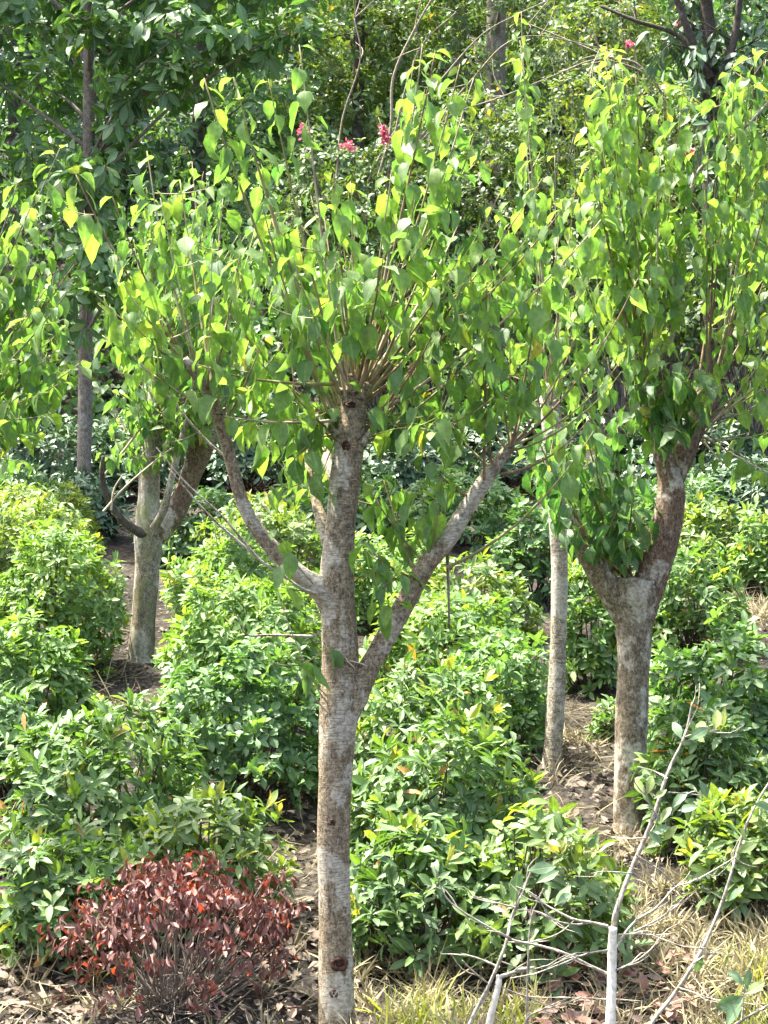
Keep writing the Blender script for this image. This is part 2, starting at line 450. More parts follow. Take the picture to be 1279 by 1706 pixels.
class Leaves:
    """a batch of leaf blades that becomes one mesh"""
    def __init__(self):
        self.d = []

    def add(self, pos, axis, nor, length, width, curl, fold, tint):
        n = len(pos)
        f = lambda v: np.broadcast_to(np.asarray(v, float), (n,)).copy()
        self.d.append((np.asarray(pos, float), np.asarray(axis, float), np.asarray(nor, float), f(length), f(width), f(curl), f(fold), f(tint)))

    def build(self, name, mat, parent=None, shape='ovate'):
        if not self.d:
            return None
        pos, ax, no, ln, wd, cu, fo, ti = [np.concatenate(x) for x in zip(*self.d)]
        n = len(pos)
        ax = norm(ax); no = norm(no - (no * ax).sum(1, keepdims=True) * ax)
        la = np.cross(ax, no)
        rows = SHAPES[shape]
        X = []; Y = []; E = []
        open_start = rows[0][1] > 0
        tv = []
        for k, (v, w) in enumerate(rows):
            if w == 0.0:
                X.append([0.0]); Y.append([v]); tv.append(1)
            else:
                X.append([-w, 0.0, w]); Y.append([v] * 3); tv.append(3)
        x = np.concatenate(X); y = np.concatenate(Y); T = len(x)
        faces = []
        off = 0
        offs = np.concatenate([[0], np.cumsum(tv)])
        for k in range(len(rows) - 1):
            a, b = offs[k], offs[k + 1]
            if tv[k] == 1 and tv[k + 1] == 3:
                faces += [[a, b, b + 1], [a, b + 1, b + 2]]
            elif tv[k] == 3 and tv[k + 1] == 3:
                faces += [[a, b, b + 1, a + 1], [a + 1, b + 1, b + 2, a + 2]]
            else:
                faces += [[a, b, a + 1], [a + 1, b, a + 2]]
        # local coordinates, per leaf
        yy = y[None, :] * ln[:, None]
        xx = x[None, :] * wd[:, None]
        wob = rng.normal(0, 0.14, (n, T)) * wd[:, None] * (np.abs(x)[None, :] > 0)
        theta = cu[:, None] * np.clip(y, 0, 1)[None, :]        # bend angle along the blade
        safe = np.where(np.abs(theta) < 1e-3, 1e-3, theta)
        # arc: radius = len / curl
        R = ln[:, None] / np.where(np.abs(cu[:, None]) < 1e-3, 1e-3, cu[:, None])
        ya = np.where(y[None, :] > 0, R * np.sin(safe), yy)
        za = np.where(y[None, :] > 0, -R * (1 - np.cos(safe)), 0.0)
        up = np.abs(xx) * fo[:, None] + wob
        xs = xx * np.cos(np.arctan(fo))[:, None]
        dy = up * np.sin(theta); dz = up * np.cos(theta)
        co = (pos[:, None, :] + ax[:, None, :] * (ya + dy)[..., None] + no[:, None, :] * (za + dz)[..., None] + la[:, None, :] * xs[..., None])
        ff = []; ss = []
        base = (np.arange(n) * T)[:, None]
        flat_t = np.concatenate([np.array(f) for f in faces])
        sizes_t = np.array([len(f) for f in faces])
        flat = (base + flat_t[None, :]).ravel()
        sizes = np.tile(sizes_t, n)
        uv = np.stack([np.tile(x * 0.5 + 0.5, n), np.tile(np.clip(y, 0, 1), n)], -1)
        tint = np.repeat(np.clip(ti, 0, 1), T)
        return mesh_obj(name, co.reshape(-1, 3), flat, sizes, mat, parent, uv=uv, tint=tint)


def rand_dirs(n):
    return norm(rng.normal(0, 1, (n, 3)))


# ------------------------------------------------------------------ ground
def build_ground():
    xs = np.concatenate([np.linspace(-60, -6, 40, endpoint=False), np.linspace(-6, 6, 200, endpoint=False), np.linspace(6, 60, 41)])
    ys = np.concatenate([np.linspace(-30, 4, 18, endpoint=False), np.linspace(4, 16, 210, endpoint=False), np.linspace(16, 70, 70)])
    Xg, Yg = np.meshgrid(xs, ys)
    Z = gz(Xg, Yg)
    near = (np.abs(Xg) < 6) & (Yg > 4) & (Yg < 16)
    Z = Z + np.where(near, rng.normal(0, 0.006, Z.shape), 0)
    v = np.stack([Xg, Yg, Z], -1).reshape(-1, 3)
    nx, ny = len(xs), len(ys)
    i = np.arange(ny - 1)[:, None] * nx; j = np.arange(nx - 1)[None, :]
    q = np.stack([i + j, i + j + 1, i + nx + j + 1, i + nx + j], -1).reshape(-1, 4)
    o = mesh_obj('ground', v, q.ravel(), np.full(len(q), 4), M['soil'])
    o['kind'] = 'structure'


build_ground()


# ------------------------------------------------------------------ pruned trees
def px_tube(tb, spec, d0, d1, sides=14, rings=None, rough=0.05, seed=0, cap=True):
    """spec: list of (px, py, width px) from base to tip; distance goes from d0 to d1"""
    k = len(spec)
    ds = np.linspace(d0, d1, k)
    pts = [P(a, b, d) for (a, b, w), d in zip(spec, ds)]
    rr = [S(w, d) * 0.5 for (a, b, w), d in zip(spec, ds)]
    if rings is None:
        L_ = sum(np.linalg.norm(np.array(pts[i + 1]) - pts[i]) for i in range(k - 1))
        rings = max(6, int(L_ / 0.025))
    return tb.add(pts, rr, sides, rings, rough, cap, seed)


def shoot_curve(p0, p1, sag=0.10, wig=0.012):
    p0 = np.asarray(p0, float); p1 = np.asarray(p1, float)
    d = p1 - p0; Ln = np.linalg.norm(d)
    side = np.linalg.norm(d[:2]) / Ln
    mid = (p0 + p1) / 2 + np.array([0, 0, -sag * Ln * side]) + d * np.array([0.10, 0.10, 0]) * 0.8
    n = 12
    t = np.linspace(0, 1, n)[:, None]
    c = (1 - t) ** 2 * p0 + 2 * t * (1 - t) * mid + t ** 2 * p1
    w = np.cumsum(rng.normal(0, wig * Ln / n * 2.2, (n, 3)), axis=0)
    w -= w[0]
    return c + w * t


def leaves_on(lv, c, t0, t1, spacing, lmin, lmax, tint_mean, droop=1.0, wfac=0.30):
    """hang alternate leaves along curve c between t0 and t1"""
    seg = np.linalg.norm(np.diff(c, axis=0), axis=1)
    cum = np.concatenate([[0], np.cumsum(seg)]); Ln = cum[-1]
    n = max(2, int(Ln * (t1 - t0) / spacing))
    s = np.linspace(t0, t1, n) + rng.uniform(-0.3, 0.3, n) / n * (t1 - t0)
    s = np.clip(s, 0, 1)
    keep = rng.random(n) > 0.10
    s = s[keep]; n = len(s)
    if n == 0:
        return
    pos = np.stack([np.interp(s * Ln, cum, c[:, k]) for k in range(3)], -1)
    az = np.arange(n) * 2.4 + rng.uniform(0, 6.28) + rng.normal(0, 0.5, n)
    rad = np.stack([np.cos(az), np.sin(az), np.zeros(n)], -1)
    tip = np.clip((s - 0.86) / 0.14, 0, 1)
    down = rng.uniform(0.45, 1.5, n) * droop * (1 - 0.75 * tip)
    flat = rng.random(n) < 0.25
    down = np.where(flat, down, down * 0.95)
    ax = norm(rad * rng.uniform(0.35, 0.8, n)[:, None] - np.array([0, 0, 1]) * down[:, None] + rng.normal(0, 0.18, (n, 3)))
    no = rad * 0.45 + np.array([0, 0, 0.9]) + rng.normal(0, 0.32, (n, 3))
    ln = rng.uniform(lmin, lmax, n) * (1 - 0.35 * tip)
    # petiole: blade starts a little off the stem
    pos = pos + rad * (ln * 0.20)[:, None] + np.array([0, 0, -1]) * (ln * 0.03)[:, None]
    curl = np.where(flat, rng.uniform(-0.1, 1.0, n), rng.uniform(0.3, 1.5, n))
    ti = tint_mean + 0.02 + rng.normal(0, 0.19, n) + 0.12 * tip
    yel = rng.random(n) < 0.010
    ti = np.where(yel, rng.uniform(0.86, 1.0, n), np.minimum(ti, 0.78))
    lv.add(pos, ax, no, ln, ln * wfac * rng.uniform(0.72, 1.2, n), curl, np.where(rng.random(n) < .3, rng.uniform(0.5, 1.1, n), rng.uniform(0.1, 0.5, n)), ti)


def add_shoots(parent, lv, specs, d, mats, r0=0.0065, t0=0.36, spacing=0.034, lmin=0.078, lmax=0.132, tint=0.48, sag=0.10):
    """specs: (base px, base py, base dd, tip px, tip py, tip dd[, t0]) in pixels and metres away from d"""
    for sp in specs:
        bx, by, bd, tx, ty, td = sp[:6]
        tt = sp[6] if len(sp) > 6 else t0
        p0 = P(bx, by, d + bd); p1 = P(tx, ty, d + td)
        c = shoot_curve(p0, p1, sag)
        Ln = np.linalg.norm(p1 - p0)
        rr = np.linspace(1, 0.28, len(c)) * (r0 * 1.25 if tt >= .7 else r0) * rng.uniform(0.8, 1.15) * (0.6 + 0.4 * min(1, Ln))
        tb = Tubes()
        tb.add(c, rr, 6, 22)
        # short side twigs
        for _ in range(rng.integers(0, 3) if tt < .6 else 0):
            k = rng.integers(4, 10)
            dr = norm(rng.normal(0, 1, 3) * np.array([1, 1, 0.3]) + np.array([0, 0, 0.5]))
            e = c[k] + dr * rng.uniform(0.10, 0.26)
            tw = shoot_curve(c[k], e, 0.1)
            tb.add(tw, np.linspace(0.0026, 0.0012, len(tw)), 4, 8)
            leaves_on(lv, tw, 0.3, 1.0, spacing * 1.1, lmin, lmax, tint + rng.normal(0, 0.05))
        tb.build('shoot', M[mats[rng.integers(len(mats))]], parent)
        leaves_on(lv, c, tt, 1.0, spacing, lmin, lmax, tint + rng.normal(0, 0.06))


def fan(bx, by, n, angs, lens, d, spread=0.35, jit=8):
    """random shoots out of a pollard head; angles in degrees from vertical, lengths in px"""
    out = []
    for _ in range(n):
        a = math.radians(rng.uniform(*angs)); l = rng.uniform(*lens)
        out.append((bx + rng.normal(0, jit), by + rng.normal(0, jit), 0, bx + math.sin(a) * l, by - math.cos(a) * l, rng.uniform(-spread, spread)))
    return out


def main_tree():
    d = 7.0
    t = thing('pruned_tree', 'nearest pollarded tree in the middle, straight brown trunk with two long side limbs', 'tree',
              P(560, 1720, d), 'pollarded trees with drooping leaves')
    tb = Tubes()
    px_tube(tb, [(563, 1760, 70), (561, 1700, 62), (559, 1600, 57), (557, 1500, 54), (555, 1400, 54), (559, 1290, 57), (564, 1190, 63), (566, 1110, 62),
                 (564, 1040, 58), (561, 980, 60), (565, 900, 51), (573, 820, 51), (580, 755, 50), (584, 728, 52), (587, 705, 47), (589, 680, 43), (592, 655, 38), (593, 642, 32), (593, 634, 20)],
            d, d, 28, 110, 0.028, 1)
    trunk = tb.build('trunk', M['bark_main'], t)
    # old wounds on the trunk
    def knot(px, py, w, h, d_):
        b = Tubes()
        c = P(px, py, d_); r = S(w, d_) * 0.5
        k = np.linspace(0, 2 * np.pi, 17)
        ring = np.stack([c[0] + np.cos(k) * r, np.full(17, c[1]) + 0.004 * np.sin(3 * k), c[2] + np.sin(k) * r * h], -1)
        b.add(ring, np.full(17, r * 0.38) * (1 + 0.2 * np.sin(5 * k)), 7, 34, 0.15, False)
        b.add([c + (0, 0.016, 0), c + (0, 0.002, 0), c + (0, -0.004, 0)], [r * 0.9, r * 0.75, r * 0.2], 10, 6, 0.25)
        return b.build('knot', M['scar'], trunk)
    knot(565, 1606, 22, 0.8, d - 0.063)
    knot(556, 1655, 11, 1.0, d - 0.062)
    knot(553, 1370, 9, 0.9, d - 0.058)
    knot(584, 674, 13, 0.5, d - 0.047)
    knot(576, 742, 11, 1.2, d - 0.055)
    for spec, d0, d1, sd in (
        ([(560, 1018, 44), (542, 986, 48), (507, 963, 35), (462, 922, 30), (426, 880, 28), (402, 830, 24), (386, 770, 24), (366, 700, 24), (345, 650, 22), (326, 622, 22), (306, 598, 17)], d, d - 0.2, 2),
        ([(568, 1215, 42), (586, 1165, 48), (610, 1120, 40), (642, 1064, 40), (672, 1010, 37), (705, 950, 36), (745, 900, 34), (775, 850, 31), (803, 806, 32), (826, 775, 24), (852, 742, 21)], d - 0.01, d + 0.12, 3),
        ([(568, 960, 26), (540, 880, 22), (522, 820, 17), (512, 760, 13), (500, 700, 9)], d + 0.05, d + 0.4, 4),
        ([(574, 850, 26), (556, 792, 24), (545, 765, 22), (538, 752, 20)], d + 0.06, d + 0.22, 5),
    ):
        b = Tubes(); px_tube(b, [(p_, q_, w_ * (1.0 if i_ < 2 else .88)) for i_, (p_, q_, w_) in enumerate(spec)], d0, d1, 16, None, 0.09, sd)
        b.build('limb', M['bark_main'], t)
    # knobbly stubs where older shoots were cut off the head
    for (a0, b0, a1, b1, wk, q) in ((577, 668, 566, 650, 11, -.02), (600, 662, 610, 642, 12, -.03), (588, 650, 585, 628, 12, -.04), (560, 725, 550, 708, 11, -.02), (604, 738, 614, 722, 10, -.03)):
        b = Tubes()
        px_tube(b, [(a0, b0, wk * 2.0), ((a0 + a1) / 2, (b0 + b1) / 2, wk * 1.05), (a1, b1, wk), (a1 + (a1 - a0) * .12, b1 + (b1 - b0) * .12, wk * .55)], d + q, d + q * 1.6, 10, 10, .09, a0)
        b.build('stub', M['bark_main'], t)
    # pale dead twiglets on the trunk, and the hanging dead stick
    b = Tubes()
    for pl in ([(563, 1075), (578, 1100), (590, 1112)], [(578, 1100), (600, 1105), (612, 1110)], [(545, 1170), (530, 1150), (505, 1100), (470, 1010), (455, 950)],
               [(560, 1200), (530, 1170), (500, 1130), (480, 1080)]):
        pts = [P(x, y, d - 0.05 - 0.02 * k) for k, (x, y) in enumerate(pl)]
        b.add(pts, np.linspace(0.0035, 0.0015, len(pts)), 5, 14)
    b.build('dead_twig', M['shoot_pale'], t)
    b = Tubes(); b.add([P(744, 880, d + .1), P(746, 960, d + .12), P(748, 1040, d + .12)], [0.006, 0.006, 0.004], 6, 14, 0.1)
    b.build('dead_twig', M['bark_grey'], t)
    b = Tubes()
    for pl in ([(540, 988), (515, 985), (480, 965), (450, 930), (430, 890)], [(480, 965), (430, 930), (370, 860), (310, 805), (260, 745)], [(430, 930), (350, 860), (280, 780)],
               [(386, 770), (340, 730), (280, 660), (230, 600)], [(520, 1060), (450, 1058), (410, 1057), (395, 1025)]):
        pts = [P(x, y, d - 0.05 - 0.03 * k) for k, (x, y) in enumerate(pl)]
        b.add(pts, np.linspace(0.0055, 0.0022, len(pts)), 6, 20)
    b.build('bare_twig', M['bark_limb'], t)

    lv = Leaves()
    G = ['shoot_green', 'shoot_brown', 'shoot_pale']
    hx, hy = 592, 655
    sp = [(575, 660, -.03, 494, 78, -.15, .78), (570, 650, 0, 447, 125, -.1, .74), (565, 655, -.05, 383, 135, -.2, .72), (560, 690, 0, 338, 130, -.15, .70),
          (590, 640, 0, 555, 285, -.2, .35), (597, 640, 0, 580, 300, .1, .4), (600, 640, .05, 650, 285, -.1, .4), (605, 640, 0, 705, 80, -.1, .45),
          (603, 650, .05, 765, 105, 0, .45), (604, 640, .1, 690, 100, .1, .55), (600, 645, -.1, 728, 88, -.2, .55), (606, 645, .1, 785, 130, .2, .5), (606, 650, 0, 745, 290, .2, .35), (600, 640, .1, 520, 330, .3, .35), (598, 650, 0, 690, 330, -.3, .35),
          (612, 660, 0, 830, 320, -.1, .35), (612, 665, 0, 880, 400, .1, .35), (610, 670, 0, 945, 330, .1, .40), (612, 700, 0, 1000, 370, .15, .45), (606, 720, 0, 800, 420, -.2, .35),
          (560, 700, 0, 470, 470, -.25, .4), (555, 710, 0, 430, 330, -.2, .4), (565, 690, 0, 500, 420, .2, .4), (560, 710, 0, 380, 520, .1, .4),
          (575, 690, 0, 420, 250, .25, .5), (560, 640, -.05, 330, 612, -.25, .7), (560, 700, -.05, 372, 694, -.25, .75), (604, 735, 0, 740, 520, -.3, .35),
          (608, 740, 0, 820, 560, .1, .35), (600, 740, 0, 700, 600, .3, .3), (590, 640, 0, 560, 430, -.35, .3), (595, 640, 0, 640, 420, -.35, .35),
          (612, 660, .1, 790, 200, .2, .5), (612, 660, .1, 900, 300, .4, .5), (555, 720, 0, 480, 640, -.3, .35), (553, 725, .05, 470, 720, .2, .35)]
    add_shoots(t, lv, sp, d, G, sag=0.07)
    add_shoots(t, lv, fan(hx, hy, 9, (-42, 62), (230, 380), d, 0.6), d, G, t0=0.5)
    # left limb head
    sp = [(318, 612, -.15, 190, 330, -.3, .3), (325, 620, -.15, 125, 290, -.2, .35), (335, 640, -.15, 270, 330, -.1, .35), (345, 650, -.15, 355, 400, -.3, .3),
          (320, 610, -.15, 205, 470, -.35, .3), (312, 600, -.15, 150, 480, -.1, .35), (320, 610, -.15, 240, 560, -.4, .3), (350, 655, -.15, 400, 420, -.1, .4),
          (340, 640, -.15, 370, 330, 0, .45), (310, 600, -.15, 170, 560, .1, .3), (330, 630, -.15, 240, 250, 0, .5), (345, 655, -.15, 350, 560, -.35, .4),
          (370, 710, -.12, 440, 560, -.3, .4), (350, 680, -.12, 260, 620, -.3, .4), (365, 700, -.1, 300, 300, .2, .5), (340, 640, -.1, 420, 380, .2, .5)]
    add_shoots(t, lv, sp, d, G, tint=0.55)
    # right limb head
    sp = [(850, 745, .1, 815, 480, 0, .35), (820, 780, .1, 800, 560, -.1, .4), (806, 800, .05, 812, 470, -.1, .45), (852, 745, .1, 900, 470, .1, .35),
          (852, 742, .1, 1040, 590, .1, .5), (848, 752, .1, 1035, 620, .0, .6), (835, 790, .1, 980, 700, -.05, .7), (745, 945, .08, 985, 720, -.05, .75),
          (850, 745, .1, 960, 560, .2, .4), (855, 742, .1, 1060, 470, .2, .4), (850, 745, .1, 850, 560, .3, .4), (845, 750, .1, 740, 560, .1, .4),
          (855, 742, .1, 930, 400, .2, .45), (820, 780, .1, 720, 650, .2, .4), (790, 830, .1, 700, 740, -.1, .3)]
    add_shoots(t, lv, sp, d, ['shoot_brown', 'shoot_green'], sag=0.22)
    # leafy tuft between trunk and right limb
    sp = [(700, 930, .05, 610, 800, .15, .3), (690, 950, .05, 640, 800, .2, .3), (720, 915, .05, 740, 770, -.05, .2), (680, 960, .05, 600, 900, -.1, .2),
          (715, 920, .05, 700, 800, .1, .2), (640, 1040, .02, 620, 950, -.1, .3), ]
    add_shoots(t, lv, sp, d, ['shoot_brown', 'shoot_green'], tint=0.36, spacing=0.032)
    # low sprays around the head
    for a, b_ in [(480, 655), (440, 700), (500, 760), (525, 830), (390, 640), (640, 700), (685, 690), (725, 720), (700, 640), (765, 670), (420, 600), (470, 790), (400, 720), (780, 720)]:
        l = a < 590
        sp1 = [(568 + (0 if l else 36) + rng.normal(0, 5), 715 + rng.normal(0, 14), rng.uniform(-.04, .04), a, b_, rng.uniform(-.45, .5), .3)]
        add_shoots(t, lv, sp1, d, ['shoot_brown', 'shoot_green'], tint=0.46, r0=0.0045, sag=-.10)
    # few leaves low on the left
    sp = [(545, 1160, -.05, 490, 1080, -.2, .5), (540, 990, 0, 460, 880, -.3, .6), (545, 985, 0, 420, 960, -.2, .6), (520, 830, .35, 430, 720, .3, .4), (520, 830, .35, 480, 690, .5, .4),
          (522, 850, .3, 520, 740, .2, .3), (515, 800, .3, 440, 820, .2, .5)]
    add_shoots(t, lv, sp, d, ['shoot_brown', 'shoot_green'], tint=0.5, r0=0.004)
    lv.build('crown', M['leaf_main'], t, 'ovate')


main_tree()


def right_tree():
    d = 9.06
    t = thing('pruned_tree', 'stout forked pollarded tree on the right with red-brown upper limb darkened for crown shade', 'tree',
              P(1052, 1395, d), 'pollarded trees with drooping leaves')
    tb = Tubes()
    px_tube(tb, [(1053, 1430, 96), (1052, 1400, 74), (1051, 1375, 61), (1050, 1340, 57), (1051, 1250, 54), (1054, 1150, 54), (1056, 1080, 56), (1056, 1025, 66), (1054, 990, 84), (1056, 965, 78)],
            d, d, 28, 70, 0.035, 1)
    tb.build('trunk', M['bark_right'], t)
    for spec, d0, d1, sd, mat in (
        ([(1046, 1030, 44), (1010, 972, 44), (978, 920, 37), (956, 886, 31), (938, 850, 22), (925, 815, 16)], d, d - 0.15, 2, 'bark_right'),
        ([(1066, 1030, 50), (1086, 955, 55), (1106, 890, 54), (1117, 835, 48), (1116, 795, 42), (1104, 750, 34), (1086, 700, 34), (1070, 645, 26)], d, d + 0.05, 3, 'bark_red_shaded'),
        ([(1112, 830, 34), (1128, 780, 38), (1148, 730, 38), (1166, 690, 38), (1180, 655, 40), (1186, 634, 42)], d + 0.02, d + 0.2, 4, 'bark_red_shaded'),
    ):
        b = Tubes(); px_tube(b, spec, d0, d1, 18, None, 0.06, sd)
        b.build('limb', M[mat], t)
    b = Tubes()
    c = P(1186, 632, d + 0.2)
    b.add([c + (0, 0, -0.004), c, c + (0.001, 0, 0.012)], [0.064, 0.066, 0.055], 18, 5, 0.05)
    b.build('cut_face', M['cut_wood'], t)
    b = Tubes()
    pts = [P(1120, 560, d + .1), P(1130, 430, d + .1), P(1145, 350, d + .05), P(1162, 288, d), P(1205, 250, d - .05), P(1290, 160, d - .1)]
    b.add(pts, [0.013, 0.012, 0.011, 0.010, 0.008, 0.006], 8, 40, 0.05)
    b.add([P(1075, 650, d + .05), P(1095, 600, d + .08), P(1120, 560, d + .1)], [0.022, 0.017, 0.014], 8, 20, 0.05)
    b.build('limb', M['bark_limb'], t)
    lv = Leaves()
    G = ['shoot_green', 'shoot_brown', 'shoot_pale', 'shoot_brown']
    tips = [(1000, 95), (1025, 85), (985, 110), (1010, 75), (1040, 100), (1010, 160), (1060, 130), (1110, 135), (1140, 140), (985, 230), (960, 300), (1060, 280), (1100, 250), (1120, 300),
            (1000, 350), (1040, 400), (1085, 420), (950, 420), (1160, 430), (1010, 480), (1080, 520), (1140, 350), (970, 200)]
    sp = [(1072 + rng.normal(0, 8), 650 + rng.normal(0, 8), .05, a, b_, rng.uniform(-.5, .4), .38) for a, b_ in tips]
    add_shoots(t, lv, sp, d, G, tint=0.62, spacing=0.028)
    tips = [(1200, 150), (1225, 130), (1250, 95), (1275, 100), (1180, 260), (1240, 280), (1270, 300), (1200, 360), (1250, 420), (1290, 460), (1300, 380), (1220, 500), (1300, 250), (1320, 150)]
    sp = [(1184 + rng.normal(0, 10), 660 + rng.normal(0, 12), .2, a, b_, rng.uniform(-.4, .5), .45) for a, b_ in tips]
    add_shoots(t, lv, sp, d, G, tint=0.52)
    # low fan to the right out of the cut stub
    tips = [(1300, 545), (1310, 575), (1330, 600), (1290, 620), (1340, 560), (1300, 650), (1280, 520), (1350, 640), (1250, 720), (1270, 690), (1265, 780), (1230, 700), (1200, 770), (1240, 805), (1215, 640), (1285, 720), (1290, 790)]
    sp = [(1165 + rng.normal(0, 10), 715 + rng.normal(0, 14), .15, a, b_, rng.uniform(-.4, .3), .6) for a, b_ in tips]
    add_shoots(t, lv, sp, d, ['shoot_pale', 'shoot_green', 'bark_grey'], tint=0.5, sag=0.05)
    sp = [(1200, 250, -.05, 1215, 120, -.1, .3), (1205, 250, -.05, 1180, 150, -.2, .3), (1250, 200, -.08, 1262, 80, -.1, .3), (1160, 290, 0, 1110, 190, -.2, .3), (1165, 285, 0, 1150, 180, 0, .3),
          (1230, 220, -.05, 1260, 330, -.2, .2), (1145, 350, 0, 1190, 420, -.2, .2)]
    add_shoots(t, lv, sp, d, ['shoot_brown'], tint=0.5, r0=0.004)
    # leafy tuft in the fork; crown shade put into its dark leaf tint
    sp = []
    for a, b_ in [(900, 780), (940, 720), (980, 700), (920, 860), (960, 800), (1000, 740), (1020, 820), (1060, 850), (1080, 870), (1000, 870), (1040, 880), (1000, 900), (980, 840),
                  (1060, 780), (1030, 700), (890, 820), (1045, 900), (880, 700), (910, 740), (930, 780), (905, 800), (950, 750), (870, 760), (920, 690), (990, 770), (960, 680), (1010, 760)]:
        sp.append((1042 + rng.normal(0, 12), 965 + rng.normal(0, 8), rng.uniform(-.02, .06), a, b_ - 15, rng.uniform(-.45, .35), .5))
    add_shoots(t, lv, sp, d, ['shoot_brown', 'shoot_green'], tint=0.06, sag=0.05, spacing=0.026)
    sp = [(1095, 720, 0, 1130, 640, -.25, .2), (1090, 700, 0, 1100, 560, -.3, .2), (1080, 690, 0, 1040, 560, -.3, .3), (1110, 740, 0, 1160, 620, -.3, .2), (1130, 780, 0, 1100, 600, -.3, .3)]
    add_shoots(t, lv, sp, d, ['shoot_brown', 'shoot_green'], tint=0.4)
    sp = [(1090 + rng.normal(0, 6), 700 + rng.normal(0, 10), -.06, a, b_, rng.uniform(-.4, -.15), .25)
          for a, b_ in [(1150, 640), (1170, 700), (1110, 600), (1060, 640), (1135, 720), (1090, 760), (1190, 670), (1205, 640), (1155, 580), (1040, 680)]]
    add_shoots(t, lv, sp, d, ['shoot_brown', 'shoot_green'], tint=0.34, r0=0.0045, sag=-.08)
    lv.build('crown', M['leaf_main'], t, 'ovate')


right_tree()


def thin_tree():
    d = 9.86
    t = thing('pruned_tree', 'slender pale grey trunk standing just left of the stout forked tree', 'tree',
              P(917, 1300, d), 'pollarded trees with drooping leaves')
    tb = Tubes()
    px_tube(tb, [(913, 1330, 60), (916, 1300, 41), (918, 1280, 34), (921, 1250, 32), (927, 1150, 29), (930, 1050, 27), (932, 950, 28), (930, 880, 30), (925, 780, 34), (918, 700, 35), (912, 640, 28)],
            d, d + 0.1, 22, 80, 0.035, 3)
    tb.build('trunk', M['bark_thin'], t)
    lv = Leaves()
    tips = [(860, 15), (870, 60), (920, 260), (890, 330), (960, 300), (1000, 340), (840, 430), (870, 470), (800, 520), (940, 420), (970, 480), (900, 400), (1010, 450), (850, 300), (760, 560),
            (820, 620), (1000, 560), (980, 620), (880, 560), (860, 690)]
    sp = [(914 + rng.normal(0, 8), 650 + rng.normal(0, 12), .08, a, b_, rng.uniform(-.5, .6), .45) for a, b_ in tips]
    add_shoots(t, lv, sp, d, ['shoot_pale', 'shoot_green', 'shoot_brown'], tint=0.52)
    lv.build('crown', M['leaf_main'], t, 'ovate')


thin_tree()


def left_tree():
    d = 12.2
    t = thing('pruned_tree', 'mossy-trunked pollarded tree further back on the left, with a dark curved side branch', 'tree',
              P(234, 1105, d), 'pollarded trees with drooping leaves')
    tb = Tubes()
    px_tube(tb, [(230, 1135, 56), (234, 1100, 46), (237, 1060, 42), (241, 1000, 40), (246, 930, 43), (248, 885, 48), (247, 840, 38), (249, 790, 34), (252, 740, 28), (257, 660, 23), (264, 580, 16)],
            d, d, 22, 90, 0.04, 5)
    tb.build('trunk', M['bark_left'], t)
    for spec, d0, d1, sd, mat in (
        ([(252, 905, 30), (278, 872, 38), (300, 835, 35), (318, 790, 36), (334, 750, 40), (344, 722, 38), (350, 700, 20)], d, d + 0.1, 2, 'bark_red_shaded'),  # brown limb, its shade put into a darker bark
        ([(244, 892, 20), (220, 880, 15), (196, 858, 13), (178, 828, 11), (170, 795, 9), (172, 760, 6)], d - 0.05, d - 0.3, 3, 'bark_dark'),
        ([(255, 880, 14), (272, 850, 13), (285, 800, 12), (300, 740, 10), (310, 700, 8)], d - 0.15, d - 0.3, 4, 'bark_left'),
    ):
        b = Tubes(); px_tube(b, spec, d0, d1, 14, None, 0.06, sd)
        b.build('limb', M[mat], t)
    b = Tubes()
    for pl in ([(172, 852), (215, 805), (275, 755), (290, 745)], [(185, 850), (190, 815), (205, 790)]):
        b.add([P(x, y, d - .35) for x, y in pl], np.linspace(0.008, 0.004, len(pl)), 5, 14)
    b.build('bare_twig', M['shoot_pale'], t)
    lv = Leaves()
    sp = []
    for _ in range(40):
        bx, by = [(262, 590), (345, 715), (255, 700), (172, 790)][rng.choice(4, p=[.4, .3, .2, .1])]
        a, b_ = rng.uniform(185, 460), rng.uniform(250, 560)
        sp.append((bx + rng.normal(0, 8), by + rng.normal(0, 10), 0, a, b_, rng.uniform(-.7, .7), .3))
    for a, b_ in [(190, 720), (180, 640), (215, 680), (225, 640), (300, 640), (330, 600), (380, 660), (260, 760), (200, 600), (240, 700), (300, 700), (430, 640), (400, 600), (460, 600), (170, 760), (235, 760), (210, 740), (190, 690), (285, 720), (320, 660), (350, 620), (225, 590), (280, 620), (370, 720), (410, 700)]:
        sp.append((262 + rng.normal(0, 20), 760 + rng.normal(0, 15), 0, a, b_, rng.uniform(-.5, .3), .35))
    add_shoots(t, lv, sp, d, ['shoot_brown', 'shoot_pale', 'shoot_green'], tint=0.36, r0=0.008, spacing=0.032)
    lv.build('crown', M['leaf_main'], t, 'ovate')


left_tree()


